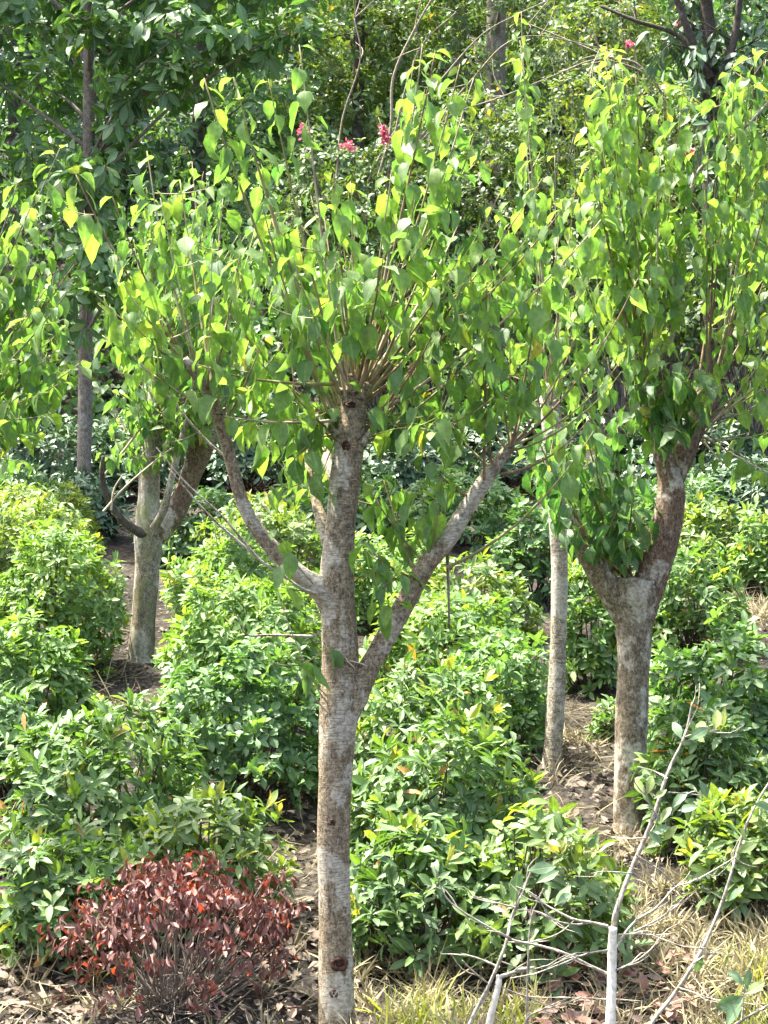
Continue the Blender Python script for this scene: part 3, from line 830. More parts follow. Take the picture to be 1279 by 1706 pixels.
def offleft_tree():
    d = 8.1
    bx = -150
    t = thing('pruned_tree', 'leafy pollarded tree cut by the left edge, only its drooping leaf sprays reaching in', 'tree',
              P(bx, 280 + 10058 / d, d), 'pollarded trees with drooping leaves')
    tb = Tubes()
    px_tube(tb, [(bx - 4, 1560, 66), (bx, 1500, 58), (bx + 4, 1200, 54), (bx + 2, 950, 56), (bx + 6, 760, 50), (bx + 8, 690, 42)], d, d, 20, 80, 0.03, 6)
    tb.build('trunk', M['bark_main'], t)
    lv = Leaves()
    sp = []
    for a, b_ in [(35, 300), (95, 245), (-10, 330), (-60, 280), (60, 380), (20, 420), (80, 470), (110, 540), (50, 560), (0, 500), (100, 640), (40, 650), (85, 690), (10, 720), (-20, 760),
                  (40, 770), (140, 600), (-80, 420), (-100, 560), (30, 500), (130, 440), (-200, 300), (-260, 350), (-330, 480), (-250, 250), (-330, 600), (70, 600), (15, 620), (5, 570), (60, 320), (20, 360), (90, 400), (-5, 460), (50, 440), (30, 540), (90, 580), (60, 510), (15, 690), (65, 720), (110, 480), (75, 650)]:
        sp.append((bx + 6 + rng.normal(0, 10), 720 + rng.normal(0, 15), 0, a, b_, rng.uniform(-.5, .5), .40))
    add_shoots(t, lv, sp, d, ['shoot_green', 'shoot_brown', 'bark_grey'], tint=0.46, r0=0.007, spacing=0.029)
    lv.build('crown', M['leaf_main'], t, 'ovate')


offleft_tree()


# ------------------------------------------------------------------ bushes
def bush(label, px, d, wpx, hpx, mat='leaf_glossy', tint=0.45, leaf=0.075, name='shrub', group='clipped evergreen shrubs in rows', dens=1.0, wf=0.17, depth=None, fresh=0.12, shape='ellip', loose=0.0):
    x = (px - 639.5) / F * d
    z0 = float(gz(x, d))
    w = S(wpx, d) * 0.5 * 0.94; h = S(hpx, d) * 0.96
    dep = depth if depth else w * 0.95
    t = thing(name, label, 'shrub', (x, d, z0), group)
    leaf = leaf * 1.12
    area = 2 * np.pi * ((w * dep + w * h + dep * h) / 3)
    nt = int(dens * area / (leaf * leaf * wf * 2 * 7) * 4.0)
    nt = max(40, min(nt, 2000))
    k = rng.normal(0, 1, (nt * 2, 3)); k[:, 2] = np.abs(k[:, 2]) * 0.95 - 0.30
    k = norm(k)[:nt]
    ph = rng.uniform(0, 6.28, 6)
    lump = 1 + 0.13 * np.sin(3.1 * k[:, 0] * 2 + ph[0]) * np.sin(2.7 * k[:, 1] * 2 + ph[1]) + 0.11 * np.sin(6 * k[:, 2] + 4 * k[:, 0] + ph[2]) + 0.08 * np.sin(9 * k[:, 0] + ph[3]) * np.cos(8 * k[:, 1] + ph[4])
    sh = np.where(rng.random(nt) < 0.80, rng.uniform(0.88, 1.04, nt), rng.uniform(0.5, 0.9, nt))
    sh = sh + loose * rng.normal(0, 0.09, nt)
    # blunter dome than an ellipsoid
    kk = np.sign(k) * np.abs(k) ** 0.92
    hc = h * 0.30
    pos = np.stack([x + kk[:, 0] * w * lump * sh, d + kk[:, 1] * dep * lump * sh, z0 + hc + kk[:, 2] * (h - hc) * lump * sh], -1)
    g = gz(pos[:, 0], pos[:, 1]) + 0.03
    pos[:, 2] = np.maximum(pos[:, 2], g + rng.uniform(0, 0.05, nt))
    u = norm(k * 0.75 + np.array([0, 0, 0.65]) + rng.normal(0, 0.32, (nt, 3)))
    lv = Leaves()
    m = 7
    new = rng.random(nt) < fresh
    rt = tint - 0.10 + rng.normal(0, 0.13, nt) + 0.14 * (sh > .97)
    upf = rng.uniform(0.8, 1.25, nt)
    ref = norm(np.cross(u, rand_dirs(nt))); ref2 = np.cross(u, ref)
    for j in range(m):
        an = j * 2.4 + rng.uniform(-0.4, 0.4, nt)
        rad = ref * np.cos(an)[:, None] + ref2 * np.sin(an)[:, None]
        el = np.where(new & (j < 4), rng.uniform(0.25, 0.6, nt), rng.uniform(0.65, 1.5, nt) * upf)
        ax = norm(u * np.cos(el)[:, None] + rad * np.sin(el)[:, None] + rng.normal(0, 0.12, (nt, 3)) + np.array([0, 0, -0.12]))
        no = u + rng.normal(0, 0.25, (nt, 3))
        ln = leaf * rng.uniform(0.7, 1.2, nt)
        back = (j / m) * leaf * 0.55
        p = pos - u * back + rad * 0.006
        ti = np.where(new & (j < 4), rng.uniform(0.72, 0.96, nt), np.clip(rt + rng.normal(0, 0.09, nt), 0, 0.82))
        ti = np.where(rng.random(nt) < 0.006, 1.0, ti)
        lv.add(p, ax, no, ln, ln * wf * rng.uniform(0.85, 1.2, nt), rng.uniform(-0.1, 0.8, nt), rng.uniform(0.1, 0.5, nt), ti)
    lv.build('foliage', M[mat], t, shape)
    tb = Tubes()
    sel = rng.choice(nt, size=min(nt, 46), replace=False)
    for i in sel:
        b0 = np.array([x + rng.normal(0, w * 0.12), d + rng.normal(0, dep * 0.12), 0.0])
        b0[2] = float(gz(b0[0], b0[1])) - 0.03
        e = pos[i] - u[i] * 0.02
        mid = (b0 * 0.45 + e * 0.55) + np.array([(e[0] - b0[0]) * 0.05, (e[1] - b0[1]) * 0.05, -0.10 * h]) + rng.normal(0, 0.03, 3)
        tb.add([b0, mid, e], [0.008, 0.005, 0.002], 5, 9)
    tb.build('stems', M['stem_dark'], t)
    return t


def D(ybase):
    return 10058.0 / (ybase - 280.0)


# (label, px, base y, width px, height px, material, tint, leaf length)
BUSHES = [
    ('low dark green shrub directly behind the left half of the dead red bush', 130, 1585, 290, 215, 'leaf_glossy', .46, .072, {}),
    ('olive-tipped low shrub directly behind the right half of the dead red bush', 330, 1535, 285, 215, 'leaf_olive', .42, .074, {}),
    ('large glossy shrub standing behind the low shrubs at the red bush, left side', 172, 1455, 330, 275, 'leaf_glossy', .50, .078, {}),
    ('round-leaved blue-green shrub with a dark bare base left of the nearest trunk', 405, 1330, 290, 270, 'leaf_blue', .50, .058, {'wf': .25}),
    ('bright shrub right in front of the foot of the mossy left trunk', 340, 1235, 190, 115, 'leaf_bright', .42, .055, {'wf': .24}),
    ('dense bright green shrub midway between the mossy left trunk and the nearest trunk', 412, 1190, 285, 240, 'leaf_bright', .58, .068, {}),
    ('pale sunlit shrub right of the mossy left trunk, just below its fork', 392, 1080, 235, 200, 'leaf_bright', .66, .068, {}),
    ('yellow-green shrub behind the long left limb of the nearest tree', 440, 990, 220, 170, 'leaf_olive', .55, .07, {}),
    ('shaded shrub behind the fork of the mossy left trunk', 330, 930, 190, 130, 'leaf_forest', .5, .075, {}),
    ('dark green shrub half cut by the left edge, beside the pile of dry roots', 15, 1345, 150, 190, 'leaf_blue', .5, .07, {}),
    ('bright upright-leaved shrub at the left edge, before the bare soil gap', 50, 1260, 210, 245, 'leaf_bright', .48, .075, {}),
    ('wide twiggy shrub left of the mossy trunk, with yellow tips', 92, 1125, 225, 250, 'leaf_bright', .55, .062, {}),
    ('pale yellowish shrub at the left edge above the twiggy one', 60, 1010, 220, 190, 'leaf_olive', .62, .062, {}),
    ('yellow-topped shrub low on the left, furthest lit shrub under the drooping leaves', 70, 925, 190, 125, 'leaf_olive', .66, .066, {}),
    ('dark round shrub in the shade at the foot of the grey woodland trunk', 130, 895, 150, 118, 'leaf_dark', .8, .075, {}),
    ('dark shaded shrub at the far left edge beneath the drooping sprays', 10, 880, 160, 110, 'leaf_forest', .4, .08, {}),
    ('glossy long-leaved shrub touching the right side of the nearest trunk near its foot', 700, 1590, 270, 250, 'leaf_glossy', .48, .082, {}),
    ('loose olive shrub with drooping leaves and orange tips behind the bare saplings', 900, 1605, 300, 262, 'leaf_olive', .48, .085, {'loose': .6, 'dens': .8}),
    ('glossy shrub with upright yellow new leaves, middle of the row right of the nearest trunk', 735, 1445, 330, 250, 'leaf_glossy', .52, .080, {'fresh': .16}),
    ('dense grey-green shrub right of the nearest trunk, just below its right limb', 700, 1320, 270, 220, 'leaf_glossy', .56, .070, {}),
    ('mint-green fine-leaved shrub left of the slender grey trunk', 820, 1265, 210, 210, 'leaf_blue', .72, .058, {'wf': .24}),
    ('pale sunlit shrub beneath the right limb of the nearest tree', 745, 1180, 300, 200, 'leaf_bright', .62, .072, {}),
    ('yellow-green shrub seen under the upper right limb of the nearest tree', 790, 1065, 200, 150, 'leaf_olive', .52, .075, {}),
    ('bright shrub behind the nearest trunk, seen through its lower leaves', 640, 1040, 220, 170, 'leaf_bright', .60, .07, {}),
    ('dark green shrub beside the black gap left of the slender grey trunk', 885, 1010, 130, 165, 'leaf_blue', .35, .075, {'wf': .24}),
    ('sunlit shrub filling the gap between the slender and the stout trunks', 990, 1140, 130, 230, 'leaf_bright', .55, .07, {}),
    ('small green shrub at the left foot of the stout forked trunk', 1012, 1235, 60, 75, 'leaf_bright', .5, .06, {}),
    ('wide silvery-lit shrub right of the stout forked trunk, with one orange leaf on it', 1195, 1285, 250, 260, 'leaf_blue', .60, .068, {'wf': .22}),
    ('dark-based shrub right of the fork of the stout tree', 1150, 1090, 190, 190, 'leaf_bright', .48, .072, {}),
    ('olive shrub with drooping pale leaves up the slope on the right', 1190, 960, 150, 130, 'leaf_olive', .58, .085, {}),
    ('bright shrub at the right edge above the dry grass', 1275, 985, 120, 150, 'leaf_bright', .56, .075, {}),
    ('dark glossy shrub right of the foot of the stout trunk, behind the tall bare sapling', 1185, 1425, 220, 225, 'leaf_glossy', .40, .078, {}),
    ('yellowing shrub at the right edge behind the leaning bare stem', 1245, 1525, 210, 210, 'leaf_olive', .50, .078, {'fresh': .14}),
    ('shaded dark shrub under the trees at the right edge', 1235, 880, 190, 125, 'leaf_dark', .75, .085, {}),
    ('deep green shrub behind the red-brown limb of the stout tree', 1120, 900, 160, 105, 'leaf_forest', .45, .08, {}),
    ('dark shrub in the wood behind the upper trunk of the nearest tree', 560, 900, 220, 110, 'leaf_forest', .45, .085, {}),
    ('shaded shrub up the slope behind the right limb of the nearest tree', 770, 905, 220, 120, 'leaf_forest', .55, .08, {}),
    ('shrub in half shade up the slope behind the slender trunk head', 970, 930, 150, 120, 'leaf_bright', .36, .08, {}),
    ('bright shrub low beside the bare soil left of the mossy trunk', 165, 1200, 70, 50, 'leaf_bright', .5, .05, {}),
]
for (lab, px, yb, w, h, mt, ti, lf, kw) in BUSHES:
    bush(lab, px, D(yb), w, h, mt, ti, lf, **kw)


def red_bush():
    d = 7.15
    px, wpx, hpx = 294, 355, 225
    x = (px - 639.5) / F * d; z0 = float(gz(x, d))
    w = S(wpx, d) / 2; h = S(hpx, d)
    t = thing('dead_shrub', 'dead domed bush of withered dark red leaves on grey twigs', 'shrub', (x, d, z0))
    n = 430
    k = rng.normal(0, 1, (n, 3)); k[:, 2] = np.abs(k[:, 2]) + 0.12; k = norm(k)
    sh = rng.uniform(0.80, 1.03, n) * (1 + .07 * np.sin(7 * k[:, 0] + 2) + .05 * np.sin(11 * k[:, 1]) + rng.normal(0, .09, n))
    zc = h * 0.42
    kk = np.sign(k) * np.abs(k) ** 0.85
    pos = np.stack([x + kk[:, 0] * w * sh, d + kk[:, 1] * w * 0.85 * sh, z0 + zc + kk[:, 2] * (h - zc) * sh], -1)
    low = (rng.random(n) < 0.36) & (np.hypot(k[:, 0], k[:, 1]) > .6)
    pos[:, 2] = np.where(low, pos[:, 2] - rng.uniform(0.05, 0.26, n), pos[:, 2])
    lv = Leaves()
    for j in range(7):
        an = j * 0.9 * 2 + rng.uniform(-.5, .5, n)
        rad = np.stack([np.cos(an), np.sin(an), np.zeros(n)], -1)
        ax = norm(rad * rng.uniform(.15, .75, n)[:, None] + k * 0.2 - np.array([0, 0, 1]) * rng.uniform(0.15, 1.6, n)[:, None] + rng.normal(0, .3, (n, 3)))
        no = k + rad * .4 + rng.normal(0, .5, (n, 3))
        ln = rng.uniform(.026, .056, n)
        ti = rng.beta(1.6, 1.5, n) * 0.86
        ti = np.where(rng.random(n) < .05, rng.uniform(.9, 1, n), ti)
        sel = rng.random(n) < np.where(low, .55, 1.0)
        q = (pos + rad * .008 + rng.normal(0, .012, (n, 3)))[sel]
        lv.add(q, ax[sel], no[sel], ln[sel], (ln * rng.uniform(.16, .27, n))[sel], rng.uniform(-.5, 1.6, n)[sel], rng.uniform(.2, 1.1, n)[sel], ti[sel])
    lv.build('foliage', M['leaf_red'], t, 'ellip')
    tb = Tubes()
    for i in range(110):
        b0 = np.array([x + rng.normal(0, .05), d + rng.normal(0, .05), z0 - .02])
        e = pos[i]
        m1 = b0 * .6 + e * .4 + np.array([rng.normal(0, .03), rng.normal(0, .03), -.05])
        r0 = .010 if i < 10 else .0045
        tb.add([b0, m1, e], [r0, r0 * .65, .0016], 5, 10)
        if rng.random() < .5:
            q = m1 + rng.normal(0, .12, 3) * np.array([1, 1, .5])
            tb.add([m1, (m1 + q) / 2 + rng.normal(0, .015, 3), q], [.003, .002, .001], 4, 7)
    tb.build('stems', M['stem_red'], t)


red_bush()


# ------------------------------------------------------------------ bare saplings in front
def sapling(label, name, d, stems, leaves, white=None, spur=1.0, scale=1.0):
    """stems: (kind, [(px,py),...], width px base, tip, depth offset at tip)"""
    first = stems[0][1][0]
    t = thing(name, label, 'sapling', P(first[0], first[1], d), 'bare saplings in the foreground')
    groups = {}
    for kind, pl, w0, w1, dd in stems:
        k = len(pl)
        ds = np.linspace(0, dd, k) + rng.normal(0, 0.01, k)
        pts = np.array([P(a, b, d + q) for (a, b), q in zip(pl, ds)])
        rr = np.linspace(S(w0, d) / 2, S(w1, d) / 2, k) * (.92 if kind == 'trunk' else .64)
        tb = Tubes()
        Ln = np.linalg.norm(np.diff(pts, axis=0), axis=1).sum()
        c = tb.add(pts, rr, 10 if w0 > 10 else 6, max(8, int(Ln / .012)), 0.07, True, rng.uniform(0, 6))
        if kind != 'trunk':
            ns = int(Ln / 0.035 * spur)
            for _ in range(ns):
                i = rng.integers(1, len(c) - 1)
                dr = norm(np.cross(c[i] - c[i - 1], rand_dirs(1)[0]) + norm(c[i] - c[i - 1]) * .5)
                l = rng.uniform(.008, .035) if rng.random() < .7 else rng.uniform(.04, .15)
                e = c[i] + dr * l
                tb.add([c[i], (c[i] + e) / 2 + rng.normal(0, l * .08, 3), e], [.0022, .0017, .0006], 4, 5)
        tb.build({'trunk': 'trunk', 'upper': 'leader'}.get(kind, 'branch'), M['limewash'] if kind == 'trunk' else M['young_bark'], t)
    lv = Leaves()
    for (a, b, ang, ln, ti) in leaves:
        p = P(a, b, d + rng.normal(0, .03))
        r = math.radians(ang)
        ax = np.array([math.sin(r), rng.normal(0, .3), math.cos(r)])
        no = np.array([rng.normal(0, .5), -1, .6])
        lv.add(p[None], norm(ax)[None], no[None], S(ln, d) * .85, S(ln, d) * .19, rng.uniform(.1, .7), rng.uniform(.1, .4), ti)
    lv.build('foliage', M['leaf_young'], t, 'ellip')


g6 = 280 + 10058 / 6.0
sapling('bare young sapling with a whitewashed lower trunk and wide thorny branches, nearest on the right', 'bare_sapling', 6.0, [
    ('trunk', [(1012, g6 + 10), (1015, 1800), (1017, 1706), (1019, 1620), (1021, 1545)], 20, 16, 0),
    ('upper', [(1021, 1548), (1026, 1520), (1045, 1465), (1075, 1395), (1092, 1350), (1108, 1300), (1120, 1270), (1135, 1240), (1145, 1210), (1153, 1170)], 15, 5, .05),
    ('branch', [(1012, 1543), (985, 1537), (960, 1533), (935, 1522), (905, 1505), (880, 1488)], 9, 3, -.1),
    ('branch', [(985, 1537), (955, 1540), (920, 1530), (893, 1492)], 6, 3, -.2),
    ('branch', [(1012, 1623), (985, 1610), (940, 1588), (900, 1576), (855, 1566), (815, 1545), (765, 1515), (740, 1490), (722, 1440)], 9, 3, -.15),
    ('branch', [(1012, 1583), (975, 1590), (930, 1608), (890, 1622), (850, 1630)], 6, 3, -.25),
    ('branch', [(1027, 1580), (1045, 1550), (1065, 1530), (1090, 1515), (1105, 1500), (1125, 1478), (1150, 1470), (1180, 1455), (1225, 1428)], 8, 3, .15),
    ('branch', [(1030, 1565), (1060, 1550), (1090, 1535), (1120, 1515), (1140, 1495)], 7, 2, -.1),
    ('branch', [(1027, 1616), (1045, 1608), (1068, 1595), (1097, 1570)], 6, 3, .1),
    ('branch', [(1030, 1557), (1075, 1556), (1110, 1567), (1145, 1578), (1190, 1580)], 5, 2, -.15),
    ('branch', [(1075, 1396), (1045, 1397), (1020, 1395)], 4, 2, .05),
    ('branch', [(1112, 1297), (1090, 1285), (1062, 1277)], 4, 2, .05),
    ('branch', [(1113, 1320), (1140, 1322), (1170, 1325)], 4, 2, .05),
    ('branch', [(1060, 1425), (1105, 1455), (1130, 1485), (1140, 1490)], 5, 2, .2),
    ('branch', [(1052, 1455), (1010, 1452), (985, 1455)], 4, 2, -.1),
    ('branch', [(1140, 1228), (1165, 1220), (1195, 1216)], 4, 2, .05),
    ('branch', [(1097, 1365), (1080, 1335), (1072, 1310)], 5, 2, -.05),
], [(1074, 1325, -30, 42, .9), (1078, 1322, 20, 40, .85), (1090, 1330, 50, 30, .9), (1085, 1390, 60, 40, .35), (1080, 1385, 130, 36, .3), (1105, 1400, 40, 42, .9), (1100, 1370, 30, 40, .8),
    (1135, 1230, -20, 42, .3), (1148, 1232, 60, 50, .2), (1160, 1225, 30, 46, .85), (1190, 1216, 15, 46, .95), (1120, 1345, 40, 45, .2), (1130, 1350, 70, 40, .3), (1165, 1300, 150, 40, .2)])
sapling('thin forked bare sapling with pale twigs left of the whitewashed one', 'bare_sapling', 6.05, [
    ('trunk', [(800, g6 - 10), (806, 1790), (815, 1706), (828, 1650), (832, 1625)], 15, 11, 0),
    ('upper', [(765, 1760), (785, 1700), (815, 1640), (840, 1580), (852, 1530), (862, 1505), (875, 1475), (886, 1448)], 11, 5, .02),
    ('branch', [(832, 1628), (850, 1622), (870, 1615), (890, 1612)], 12, 8, .02),
    ('branch', [(858, 1512), (830, 1505), (805, 1498), (780, 1490)], 5, 2, -.05),
    ('branch', [(832, 1612), (805, 1600), (780, 1592), (765, 1592)], 7, 3, .05),
    ('branch', [(815, 1640), (790, 1620), (770, 1600)], 5, 3, -.05),
    ('branch', [(845, 1570), (890, 1568), (930, 1555), (960, 1530)], 4, 2, .1),
    ('branch', [(835, 1602), (880, 1615), (940, 1600)], 4, 2, .1),
    ('branch', [(876, 1740), (878, 1650), (880, 1590), (885, 1530), (905, 1480)], 6, 2, -.1),
    ('branch', [(870, 1720), (885, 1690), (940, 1672), (970, 1660)], 7, 3, -.1),
    ('branch', [(825, 1640), (880, 1660), (960, 1662), (1030, 1665)], 4, 2, .1),
    ('branch', [(860, 1515), (900, 1520), (940, 1545)], 4, 2, -.1),
], [(868, 1450, 200, 50, .3), (862, 1452, 185, 62, .2), (880, 1450, 75, 56, .1), (895, 1470, 60, 50, .2), (925, 1508, 40, 50, .6), (928, 1506, 55, 40, .5), (820, 1500, -120, 30, .5)])
sapling('long bare stem leaning right near the right edge', 'bare_sapling', 6.1, [
    ('upper', [(1045, 1790), (1085, 1706), (1120, 1660), (1150, 1615), (1175, 1570), (1200, 1510), (1215, 1465), (1228, 1420), (1245, 1370), (1265, 1330), (1290, 1290)], 12, 5, .1),
    ('branch', [(1130, 1645), (1160, 1655), (1190, 1665), (1235, 1668)], 4, 2, -.1),
    ('branch', [(1155, 1605), (1180, 1590), (1225, 1590)], 4, 2, .1),
    ('branch', [(1205, 1500), (1190, 1490), (1170, 1478)], 4, 2, -.1),
    ('branch', [(1225, 1430), (1240, 1440), (1262, 1445)], 4, 2, .1),
    ('branch', [(1150, 1620), (1165, 1640), (1180, 1660)], 4, 2, -.1),
], [(1168, 1590, 190, 40, .2), (1215, 1500, 30, 40, .2), (1228, 1420, 60, 44, .8), (1230, 1380, 130, 46, .7), (1255, 1340, 100, 44, .4)])
sapling('leafy-tipped low twig in the bottom right corner', 'bare_sapling', 5.9, [
    ('upper', [(1150, 1790), (1200, 1730), (1235, 1700), (1262, 1685), (1300, 1662)], 10, 5, .05),
    ('branch', [(1235, 1700), (1238, 1670), (1240, 1640)], 5, 2, 0),
], [(1236, 1665, 215, 60, .2), (1240, 1660, 245, 66, .2), (1240, 1650, 20, 44, .4), (1238, 1640, -40, 42, .3), (1242, 1655, 60, 46, .8), (1236, 1690, -60, 50, .2)])


# ------------------------------------------------------------------ grasses, litter, stones
def scatter_px(n, x0, x1, y0, y1):
    px = rng.uniform(x0, x1, n)
    yb = rng.uniform(y0, y1, n)
    d = 10058.0 / (yb - 280)
    x = (px - 639.5) / F * d
    return x, d


def grass(name, label, mat, regions, hmin, hmax, lean, wd, tmean):
    lv = Leaves()
    for (n, x0, x1, y0, y1, per) in regions:
        x, y = scatter_px(n, x0, x1, y0, y1)
        for q in range(per):
            xx = x + rng.normal(0, .018, n); yy = y + rng.normal(0, .018, n)
            pos = np.stack([xx, yy, gz(xx, yy) - .005], -1)
            ax = norm(np.stack([rng.normal(0, lean, n), rng.normal(0, lean, n), np.ones(n)], -1))
            ln = rng.uniform(hmin, hmax, n)
            lv.add(pos, ax, rand_dirs(n) + np.array([0, -.3, .4]), ln, wd * rng.uniform(.6, 1.3, n), rng.uniform(.2, 1.7, n), .1, tmean + rng.normal(0, .2, n))
    o = lv.build(name, M[mat], None, 'blade')
    o['label'] = label; o['category'] = 'grass'; o['kind'] = 'stuff'


grass('dry_grass', 'pale dry grass tufts along the bottom right', 'straw',
      [(75, 590, 1290, 1590, 1760, 22), (75, 1050, 1330, 1480, 1640, 22), (16, 560, 760, 1570, 1640, 18), (50, 1180, 1330, 985, 1050, 20), (9, 100, 260, 1560, 1700, 14), (8, 860, 1000, 1240, 1330, 14),
       (6, 120, 220, 1120, 1200, 16), (16, -200, 560, 1720, 1900, 18), (4, -20, 120, 1600, 1720, 12), (4, 440, 560, 1500, 1690, 10), (16, 930, 1100, 1330, 1470, 14), (90, 560, 1500, 1760, 2100, 22)], .06, .20, .75, .0036, .66)
grass('green_grass', 'yellow-green grass tufts at the bottom edge on the right', 'grass',
      [(16, 620, 900, 1700, 1790, 20), (20, 1190, 1340, 1620, 1790, 20), (3, 90, 260, 1590, 1640, 14)], .08, .22, .45, .004, .6)


def straw_heap():
    lv = Leaves()
    for (n, x0, x1, y0, y1) in [(200, 910, 1010, 1180, 1300), (420, -60, 60, 1370, 1470), (70, 350, 470, 1270, 1345), (140, 1190, 1300, 975, 1035), (60, 150, 230, 1080, 1200), (300, 700, 1200, 1570, 1700), (110, 900, 1120, 1260, 1450), (60, -40, 130, 1560, 1720), (90, 420, 560, 1380, 1690), (160, 130, 240, 1040, 1200)]:
        x, y = scatter_px(n, x0, x1, y0, y1)
        pos = np.stack([x, y, gz(x, y) + rng.uniform(.01, .07, n)], -1)
        ax = norm(rng.normal(0, 1, (n, 3)) * np.array([1, .6, .35]))
        lv.add(pos, ax, rand_dirs(n), rng.uniform(.12, .32, n), .0028, rng.uniform(-1.6, 1.6, n), .05, .3 + rng.normal(0, .2, n))
    o = lv.build('dry_straw', M['straw'], None, 'blade')
    o['label'] = 'tangled dry roots and weeds lying on the soil'; o['category'] = 'dry weeds'; o['kind'] = 'stuff'


straw_heap()


def litter():
    lv = Leaves()
    n = 9000
    y = rng.uniform(5.5, 14.5, n); x = rng.uniform(-1, 1, n) * (0.24 * y + .6)
    pos = np.stack([x, y, gz(x, y) + rng.uniform(.004, .02, n)], -1)
    ax = norm(np.stack([rng.normal(0, 1, n), rng.normal(0, 1, n), .18 + rng.normal(0, .25, n)], -1))
    ln = np.where(rng.random(n) < .75, rng.uniform(.012, .03, n), rng.uniform(.03, .065, n))
    lv.add(pos, ax, np.array([0, 0, 1.]) + rng.normal(0, .35, (n, 3)), ln, ln * rng.uniform(.2, .32, n), rng.uniform(-.8, 1.2, n), rng.uniform(0, .5, n), rng.beta(2, 2, n) * .9)
    for n, x0, x1, y0, y1 in ((420, 880, 1120, 1230, 1460), (500, 400, 600, 1320, 1720), (420, -40, 140, 1540, 1740)):
        x, y = scatter_px(n, x0, x1, y0, y1)
        pos = np.stack([x, y, gz(x, y) + rng.uniform(.008, .03, n)], -1)
        ln = rng.uniform(.03, .075, n)
        lv.add(pos, norm(rng.normal(0, 1, (n, 3)) * np.array([1, 1, .4])), np.array([0, -.3, 1.]) + rng.normal(0, .5, (n, 3)), ln, ln * rng.uniform(.2, .3, n), rng.uniform(-.8, 1.4, n), rng.uniform(.1, .6, n), rng.beta(2, 1.6, n))
    # withered red leaves fallen by the whitewashed sapling
    n = 260
    x, y = scatter_px(n, 880, 1160, 1600, 1800)
    pos = np.stack([x, y, gz(x, y) + rng.uniform(.01, .07, n)], -1)
    ln = rng.uniform(.04, .085, n)
    lv.add(pos, norm(rng.normal(0, 1, (n, 3)) * np.array([1, 1, .5])), np.array([0, -.6, 1.]) + rng.normal(0, .5, (n, 3)), ln, ln * .26, rng.uniform(-.8, 1.2, n), .3, rng.uniform(.88, 1, n))
    o = lv.build('leaf_litter', M['litter'], None, 'simple')
    o['label'] = 'fallen dry leaves scattered over the soil'; o['category'] = 'leaf litter'; o['kind'] = 'stuff'
    # stones
for nm, lab, cat, cnt, mat_, s0, s1 in (('gravel', 'small pale stones in the soil', 'gravel', 500, 'stone', .004, .013), ('soil_clods', 'dark crumbly clods of soil', 'soil clods', 3500, 'soil', .003, .013)):
        V = []; Fc = []; Sz = []; nn = 0
        base = np.array([(0, 0, 1), (.9, 0, .3), (.28, .85, .35), (-.72, .53, .3), (-.72, -.53, .35), (.28, -.85, .3), (.7, .5, -.5), (-.3, .8, -.5), (-.9, 0, -.5), (-.3, -.8, -.5), (.7, -.5, -.5)], float)
        fc = [(0, 1, 2), (0, 2, 3), (0, 3, 4), (0, 4, 5), (0, 5, 1), (1, 6, 2), (2, 6, 7), (2, 7, 3), (3, 7, 8), (3, 8, 4), (4, 8, 9), (4, 9, 5), (5, 9, 10), (5, 10, 1), (1, 10, 6)]
        for _ in range(cnt):
            y = rng.uniform(5.8, 13); x = rng.uniform(-1, 1) * (.24 * y + .3)
            s = rng.uniform(s0, s1)
            v = base * s * rng.uniform(.7, 1.3, 3) + rng.normal(0, s * .12, base.shape)
            a = rng.uniform(0, 6.28); R = np.array([[math.cos(a), -math.sin(a), 0], [math.sin(a), math.cos(a), 0], [0, 0, 1]])
            V.append(v @ R.T + np.array([x, y, float(gz(x, y)) + s * .2]))
            Fc.append((np.array(fc) + nn).ravel()); Sz += [3] * len(fc); nn += len(base)
        o = mesh_obj(nm, np.vstack(V), np.concatenate(Fc), np.array(Sz), M[mat_])
        o['label'] = lab; o['category'] = cat; o['kind'] = 'stuff'


litter()


